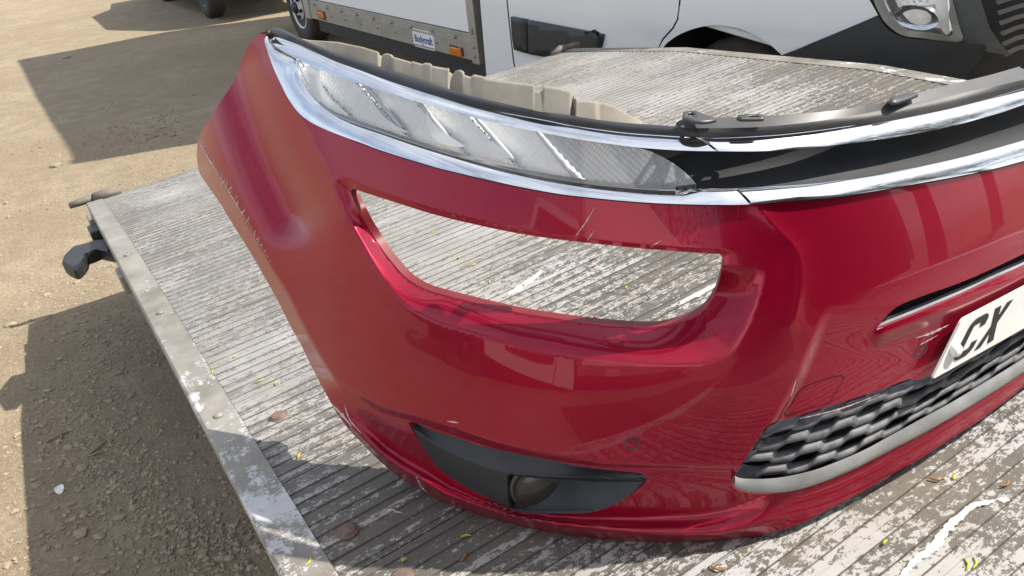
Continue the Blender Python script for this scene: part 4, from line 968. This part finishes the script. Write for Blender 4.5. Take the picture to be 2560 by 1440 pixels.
# ------------------------------------------------------------------ second parked vehicle, dark, at the top left
d0 = np.array([512 - CX, 47 - CY, FPX]) / FPX; d0 = d0 * (DG / (d0 @ -_g))
PV = GW @ d0 + CAMW
R2 = VR_.copy()
car = empty('parked_car', 'dark parked car at the far left, only its front wheel and lower bumper in view', 'car', None, Matrix([[*R2[i], PV[i]] for i in range(3)] + [[0, 0, 0, 1]]))
M_CARBLUE = plain('dark_blue_paint', (0.012, 0.016, 0.03), 0.25, var=0.1, Coat_Weight=0.8); M_RIMBLUE = plain('blue_grey_rim', (0.06, 0.08, 0.13), 0.35, 0.5)
make_wheel(car, 0, -.03, .33, .33, M_RIMBLUE, .21); make_wheel(car, -2.6, -.03, .33, .33, M_RIMBLUE, .21)
prof = [(-.75, .42), (-.42, .36)] + [(.40 * math.cos(a), .33 + .40 * math.sin(a)) for a in np.linspace(math.pi, 0, 10)] + [(.45, .22), (2.15, .22)] + [(2.6 + .40 * math.cos(a), .33 + .40 * math.sin(a)) for a in np.linspace(math.pi, 0, 10)] + [(3.05, .3), (3.4, .4), (3.4, .75), (2.5, .95), (1.8, 1.4), (.2, 1.45), (-.6, 1.0), (-.8, .8)]
prof = [(-x, z) for x, z in prof]
mb = MB(); mb.prism(prof, 1, -1.7, -.0); mb.build('car_body', M_CARBLUE, car)
mb = MB(); mb.box(.42, .74, -.01, .025, .36, .43); mb.build('bumper_trim', M_ALU, car, bevel=.005)
# ------------------------------------------------------------------ fittings under the left edge of the deck
def lz(px, z): return lift_z(np.array([px], float), z)[0]
AR = [(440,565),(448,532),(480,498),(520,458),(560,446),(640,426),(690,406),(800,398),(800,500),(740,488),(700,478),(645,502),(612,512),(604,545),(580,582),(546,614),(520,618),(480,600),(452,582)]
AR = [(x / 2.844, y / 2.844 + 460) for x, y in AR]
top = lift_z(np.array(AR), -.085); n_ = len(AR); cen = top.mean(0); t2 = top.copy(); t2[:, :2] = cen[:2] + (top[:, :2] - cen[:2]) * .88; t2[:, 2] += .010
bot = top.copy(); bot[:, 2] -= .03
mb = MB(); mb.add(list(t2) + list(top) + list(bot), [tuple(range(n_)), tuple(range(3 * n_ - 1, 2 * n_ - 1, -1))] + [(i + k * n_, (i + 1) % n_ + k * n_, (i + 1) % n_ + (k + 1) * n_, i + (k + 1) * n_) for k in range(2) for i in range(n_)])
mb.build('bent_arm', M_RUBBER, lift_root)
mb = MB(); mb.tube([lz((300, 612), -.12), lz((240, 628), -.125)], [.012, .010], 6)
for k in range(6):
    p = lz((285 - 11 * k, 628 + 3 * k), -.125); mb.tube([p + np.array([0, 0, .015]), p - np.array([0, 0, .012])], .006, 5)
mb.build('toothed_strut', M_RUBBER, lift_root)
mb = MB(); p = lz((246, 552), -.07); mb.box(p[0] - .03, p[0] + .05, p[1] - .04, p[1] + .04, -.10, -.045); mb.build('hinge_block', M_STEEL, lift_root, bevel=.006)
mb = MB(); p = lz((252, 578), -.08); mb.box(p[0] - .035, p[0] + .05, p[1] - .05, p[1] + .05, -.13, -.06); mb.build('lamp_block', M_RUBBER, lift_root, bevel=.006)
mb = MB(); p = lz((318, 697), -.08); mb.box(p[0] - .02, p[0] + .05, p[1] - .05, p[1] + .04, -.11, -.05); mb.build('hinge_block', M_STEEL, lift_root, bevel=.006)
# smears of white filler and paint on the deck
M_SMEAR = plain('white_smear', (0.62, 0.60, 0.56), 0.8, var=0.1, scale=60)
def smear(pts, w):
    P = dense(pts, 6); T = np.gradient(P, axis=0); T /= np.linalg.norm(T, axis=1)[:, None] + 1e-9; Nn = np.stack([-T[:, 1], T[:, 0]], 1); n_ = len(P)
    wa = w * np.sin(np.linspace(.25, math.pi - .12, n_)) ** .6; ja, jb = rng.uniform(.7, 1.35, n_), rng.uniform(.55, 1.5, n_)
    A, B = lift_z(P - Nn * (wa * ja)[:, None] / 2, .0030), lift_z(P + Nn * (wa * jb)[:, None] / 2, .0030)
    V = np.vstack([A, B, A * [1, 1, 0] + [0, 0, .001], B * [1, 1, 0] + [0, 0, .001]])
    F = [(i, i + 1, n_ + i + 1, n_ + i) for i in range(n_ - 1)] + [(i, i + 1, 2 * n_ + i + 1, 2 * n_ + i) for i in range(n_ - 1)] + [(n_ + i, n_ + i + 1, 3 * n_ + i + 1, 3 * n_ + i) for i in range(n_ - 1)]
    link('white_smear', mesh('white_smear', V, F, False), M_SMEAR, lift_root)
smear([(2250,1446),(2290,1400),(2335,1366),(2360,1330),(2400,1290),(2440,1262),(2486,1252)], 20)
smear([(1700,758),(1745,735),(1790,712)], 9); smear([(1270,735),(1300,718),(1340,690),(1352,676)], 12); smear([(2494,1246),(2510,1250),(2524,1250)], 10)
# ------------------------------------------------------------------ fallen catkins on the deck
def catmesh(seed, L, r, bend):
    rr = random.Random(seed); n_ = 7; pts = [(L * (i / (n_ - 1) - .5), bend * math.sin(math.pi * i / (n_ - 1)) + rr.uniform(-.0006, .0006), r * 1.1 + .0012 * math.sin(3 * i)) for i in range(n_)]
    mb = MB(); mb.tube(pts, [r * (.35 + .75 * math.sin(math.pi * (i + .6) / n_)) for i in range(n_)], 6)
    return mesh('catkin', mb.V, mb.F, True)
M_CAT = [plain('catkin_yellow', (0.50, 0.40, 0.03), 0.7, var=0.25, scale=200), plain('catkin_green', (0.34, 0.42, 0.03), 0.7, var=0.25, scale=200), plain('catkin_brown', (0.30, 0.13, 0.03), 0.7, var=0.25, scale=200)]
CM = [[catmesh(10 * a + b, (.017, .022, .011)[b], (.0017, .0016, .0022)[b], (.003, -.004, .001)[b]) for b in range(3)] for a in range(3)]
for a in range(3):
    for b in range(3): CM[a][b].materials.append(M_CAT[a])
CATS = [((587,893),1,2,.3,'small green catkin left of the bumper, beside the dark joint line'),((648,952),0,1,-.3,'yellow catkin lying straight between left edge strip and bumper'),((534,930),0,0,1.2,'thin yellow catkin wedged against the left edge strip'),
 ((693,958),0,0,1.1,'pale thin catkin close to the bumper\'s left edge'),((750,1140),0,0,.9,'bright yellow curled catkin just below the upper round rusty cap'),((770,1405),0,1,.7,'yellow catkin on the edge strip at the bottom left'),
 ((1165,1343),0,0,-.5,'curved yellow catkin in the shade in front of the bumper lip'),((1012,1402),1,2,.2,'tiny green bud on the deck below the bumper\'s left corner'),((1158,1392),2,1,.6,'reddish brown leaf scrap by a crack in the deck'),
 ((1226,706),0,0,.9,'larger yellow catkin seen through the bumper opening, left of centre'),((1182,662),0,1,.2,'yellow catkin with green tip seen through the opening'),((1147,645),1,2,1.0,'green bud seen through the left part of the opening'),
 ((1083,583),1,2,.4,'faint green bud near the upper left of the opening'),((1484,649),2,0,-.2,'ochre catkin in the dark patch seen through the opening'),((1568,720),1,0,.7,'pale green catkin seen through the opening, right of centre'),
 ((1310,714),1,2,1.3,'small olive bud at the lower middle of the opening'),((1490,795),2,2,1.2,'brown bud at the lower rim of the opening'),((2341,1197),2,1,-.9,'orange brown catkin by a dark stick on the right of the deck'),
 ((2385,1196),1,2,.4,'green bud right of the orange brown catkin'),((2510,1210),2,1,-.1,'orange catkin near the right border of the photo'),((2213,1358),1,2,.2,'lone green bud on the deck below the grille'),
 ((2412,1412),1,1,.7,'left one of a crossed pair of yellow green catkins at the bottom right'),((2432,1409),0,1,.5,'right one of a crossed pair of yellow green catkins at the bottom right'),((1795,1420),2,1,-1.0,'brown catkin at the bottom edge, on sunlit deck'),((2037,183),0,2,.1,'yellow bud on the deck\'s far right behind the chrome')]
for k, (px, a, b, rot, lab) in enumerate(CATS):
    p = lift_z(np.array([px], float), .002)[0]
    o = bpy.data.objects.new('catkin', CM[a][b]); col.objects.link(o); o.matrix_world = DECK_M @ Matrix.Translation(p) @ Matrix.Rotation(rot, 4, 'Z') @ Matrix.Scale(.8, 4)
    tag(o, lab, 'catkin', 'fallen catkins on the deck')
# ------------------------------------------------------------------ loose stones, twigs and a petal on the dirt
def gpt(px):
    d = GW @ (np.array([px[0] - CX, px[1] - CY, FPX]) / FPX); t_ = -DG / d[2]; p = CAMW + d * t_; p[2] = hgt(p[0], p[1]); return p
M_STONE = plain('dusty_stone', (0.30, 0.245, 0.17), 0.9, var=0.3, scale=40, bump=0.3)
def stone_mesh(seed, flat):
    bm = bmesh.new(); bmesh.ops.create_icosphere(bm, subdivisions=1, radius=1); rr = random.Random(seed)
    for v_ in bm.verts: v_.co *= rr.uniform(.7, 1.15); v_.co.z *= flat; v_.co.y *= .75
    me = bpy.data.meshes.new('stone'); bm.to_mesh(me); bm.free(); me.materials.append(M_STONE); return me
SM = [stone_mesh(i, .35 + .06 * (i % 3)) for i in range(5)]
ST = [((425,660/1),0),]
STONES = [((208,1178),.024,'flat grey stone in the deck\'s shade, lower left'),((152,1166),.014,'small pale stone left of the flat grey stone'),((175,1311),.010,'pale pebble above the bottom left corner'),((88,1297),.008,'small round pebble near the left border, low down'),((233,1090),.012,'dark lump of stone by the twigs'),
          ((342,1285),.012,'elongated stone right of the white petal'),((255,905),.013,'light stone in the gravel patch at the shadow\'s top'),((142,415),.05,'flat stone on the dirt above the deck\'s left corner'),((487,240),.035,'pale pinkish stone left of the bumper\'s upper corner'),((165,145),.06,'long dark clod on the shaded dirt')]
for k, (px, r_, lab) in enumerate(STONES):
    o = bpy.data.objects.new('stone', SM[k % 5]); col.objects.link(o); p = gpt(px); o.location = p + np.array([0, 0, r_ * .1]); o.scale = (r_, r_, r_); o.rotation_euler = (0, 0, random.uniform(0, 6)); tag(o, lab, 'stone', 'loose stones on the dirt')
mb = MB(); p = gpt((153, 1232)); V = []
for i in range(12):
    a = 2 * math.pi * i / 12; V.append((p[0] + .013 * math.cos(a) * (1.25 if i == 2 else 1), p[1] + .022 * math.sin(a), p[2] + .006 + .003 * math.cos(2 * a)))
mb.add(V + [(x, y, z - .0015) for x, y, z in V], [tuple(range(12)), tuple(range(23, 11, -1))] + [(i, (i + 1) % 12, 12 + (i + 1) % 12, 12 + i) for i in range(12)])
tag(mb.build('petal', plain('white_petal', (0.75, 0.74, 0.70), 0.6)), 'single white petal on the shaded dirt at the lower left', 'petal')
M_TWIG = plain('dry_twig', (0.26, 0.21, 0.15), 0.85)
for (a, b, lab) in (((228, 1142), (276, 1104), 'longer dry twig lying beside the deck in its shade'), ((118, 1108), (178, 1082), 'thin dry twig left of the longer twig'), ((150, 1090), (150, 1112), 'short twig crossing the thin twig'), ((222, 1150), (262, 1140), 'small straw below the longer dry twig')):
    p, q = gpt(a), gpt(b); m_ = (p + q) / 2 + np.array([.008, .006, .006]); mb = MB(); mb.tube([p + [0, 0, .005], m_, q + [0, 0, .004]], [.003, .0035, .002], 6); tag(mb.build('twig', M_TWIG, None, True), lab, 'twig', 'dry twigs on the dirt')
# gravel: far too many to count
n_ = 6500; uvs = np.stack([rng.uniform(-60, 760, n_), rng.uniform(330, 1460, n_)], 1)
cl = np.array([(230, 1000), (420, 1320), (250, 1150), (300, 860), (560, 1400), (120, 1050), (330, 1180), (420, 420), (380, 330), (300, 280), (150, 700), (200, 800)], float)
k_ = rng.integers(0, len(cl), n_); sel = rng.random(n_) < .62
uvs[sel] = cl[k_[sel]] + rng.normal(0, 1, (sel.sum(), 2)) * [75, 60]
bm = bmesh.new(); bmesh.ops.create_icosphere(bm, subdivisions=1, radius=1); BV = np.array([v_.co[:] for v_ in bm.verts]); BF = np.array([[v_.index for v_ in f_.verts] for f_ in bm.faces]); bm.free()
VV = []; FF = []
for i, (u, v_) in enumerate(uvs):
    if v_ > 1475 or v_ < 250: continue
    p = gpt((u, v_)); s_ = rng.gamma(1.9, .0022) + .0014; jit = rng.uniform(.65, 1.2, (len(BV), 1)); a = rng.uniform(0, 6.28)
    q = BV * jit * s_ * [1, .75, .55]; q = np.stack([q[:, 0] * math.cos(a) - q[:, 1] * math.sin(a), q[:, 0] * math.sin(a) + q[:, 1] * math.cos(a), q[:, 2]], 1) + p
    FF.append(BF + len(VV) * len(BV)); VV.append(q)
me = mesh('gravel', np.vstack(VV), np.vstack(FF), False); gv = link('gravel', me, M_STONE); gv['kind'] = 'stuff'; gv['label'] = 'fine gravel strewn over the bare dirt'; gv['category'] = 'gravel'
# ------------------------------------------------------------------ the truck the platform belongs to, behind the camera
truck = empty('box_truck', 'box truck body that the tail lift is hinged to, behind the camera', 'truck', None, DECK_M)
M_TRWALL = plain('grey_truck_wall', (0.30, 0.31, 0.32), 0.5); M_TRIN = plain('dark_truck_interior', (0.05, 0.045, 0.04), 0.8)
mb = MB(); mb.box(.0, .06, -5.2, -1.2, .0, 2.2).box(2.3, 2.36, -5.2, -1.2, .0, 2.2).box(.0, 2.36, -5.2, -1.2, 2.2, 2.26); mb.build('truck_box', M_TRWALL, truck)
mb = MB(); mb.box(.06, 2.3, -5.2, -5.1, .0, 2.2).box(.06, 2.3, -5.1, -1.2, -.06, .0); mb.build('truck_inside', M_TRIN, truck)
# ------------------------------------------------------------------ trees beside the yard (mirrored in the chrome)
M_LEAF = plain('tree_leaf', (0.07, 0.10, 0.025), 0.6, var=0.4, scale=3); M_BARK = plain('tree_bark', (0.12, 0.095, 0.07), 0.9, var=0.3, scale=10)
def tree(x, y, hgt_, rad, seed, lab):
    rr = np.random.default_rng(seed); root = empty('tree', lab, 'tree', 'trees beside the yard', Matrix.Translation((x, y, 0)))
    mb = MB(); mb.tube([(0, 0, -.1), (.1, .05, hgt_ * .3), (0, .1, hgt_ * .6), (.1, 0, hgt_ * .9)], [.22, .17, .11, .03], 10)
    ends = []
    for k in range(16):
        a = rr.uniform(0, 6.28); z0 = hgt_ * rr.uniform(.3, .75); l_ = rad * rr.uniform(.6, 1.0); e = np.array([l_ * math.cos(a), l_ * math.sin(a), z0 + rad * rr.uniform(.2, .7)])
        mb.tube([(0, 0, z0), tuple(e * [.5, .5, 1] + [0, 0, -.2]), tuple(e)], [.07, .045, .015], 6); ends.append(e)
    mb.build('trunk', M_BARK, root, True)
    n_ = 2600; c = np.array(ends)[rr.integers(0, len(ends), n_)] + rr.normal(0, rad * .24, (n_, 3)); V = []; F = []
    d1 = rr.normal(0, 1, (n_, 3)); d1 /= np.linalg.norm(d1, axis=1)[:, None]; d2 = np.cross(d1, rr.normal(0, 1, (n_, 3))); d2 /= np.linalg.norm(d2, axis=1)[:, None]; s_ = rr.uniform(.05, .11, (n_, 1))
    V = np.stack([c - d1 * s_, c + d2 * s_ * .5, c + d1 * s_, c - d2 * s_ * .5], 1).reshape(-1, 3); F = np.arange(4 * n_).reshape(n_, 4)
    link('crown', mesh('crown', V, F, False), M_LEAF, root)
for k, (x, y, h_, r_, lab) in enumerate(((6.5, -5.0, 6.5, 2.2, 'leafy tree right of the truck, nearest to the platform'), (10.5, -6.5, 7.5, 2.6, 'taller leafy tree second from the truck'), (13.5, -2.8, 5.5, 2.0, 'short leafy tree furthest to the right'), (-5.0, -6.0, 7.0, 2.4, 'leafy tree left of the truck'))):
    tree(x, y, h_, r_, 40 + k, lab)

# ------------------------------------------------------------------ unseen van added left of the camera for its pale reflection in the paint
def copy_tree(o, parent=None):
    c = o.copy(); col.objects.link(c)
    if parent is not None: c.parent = parent
    for ch in o.children: copy_tree(ch, c)
    return c
van2 = copy_tree(van)
van2.matrix_world = Matrix([[0, 1, 0, -3.0], [1, 0, 0, -4.2], [0, 0, 1, 0], [0, 0, 0, 1]])
van2['label'] = 'second white box van, added out of view left of the camera to reflect in the bumper paint'
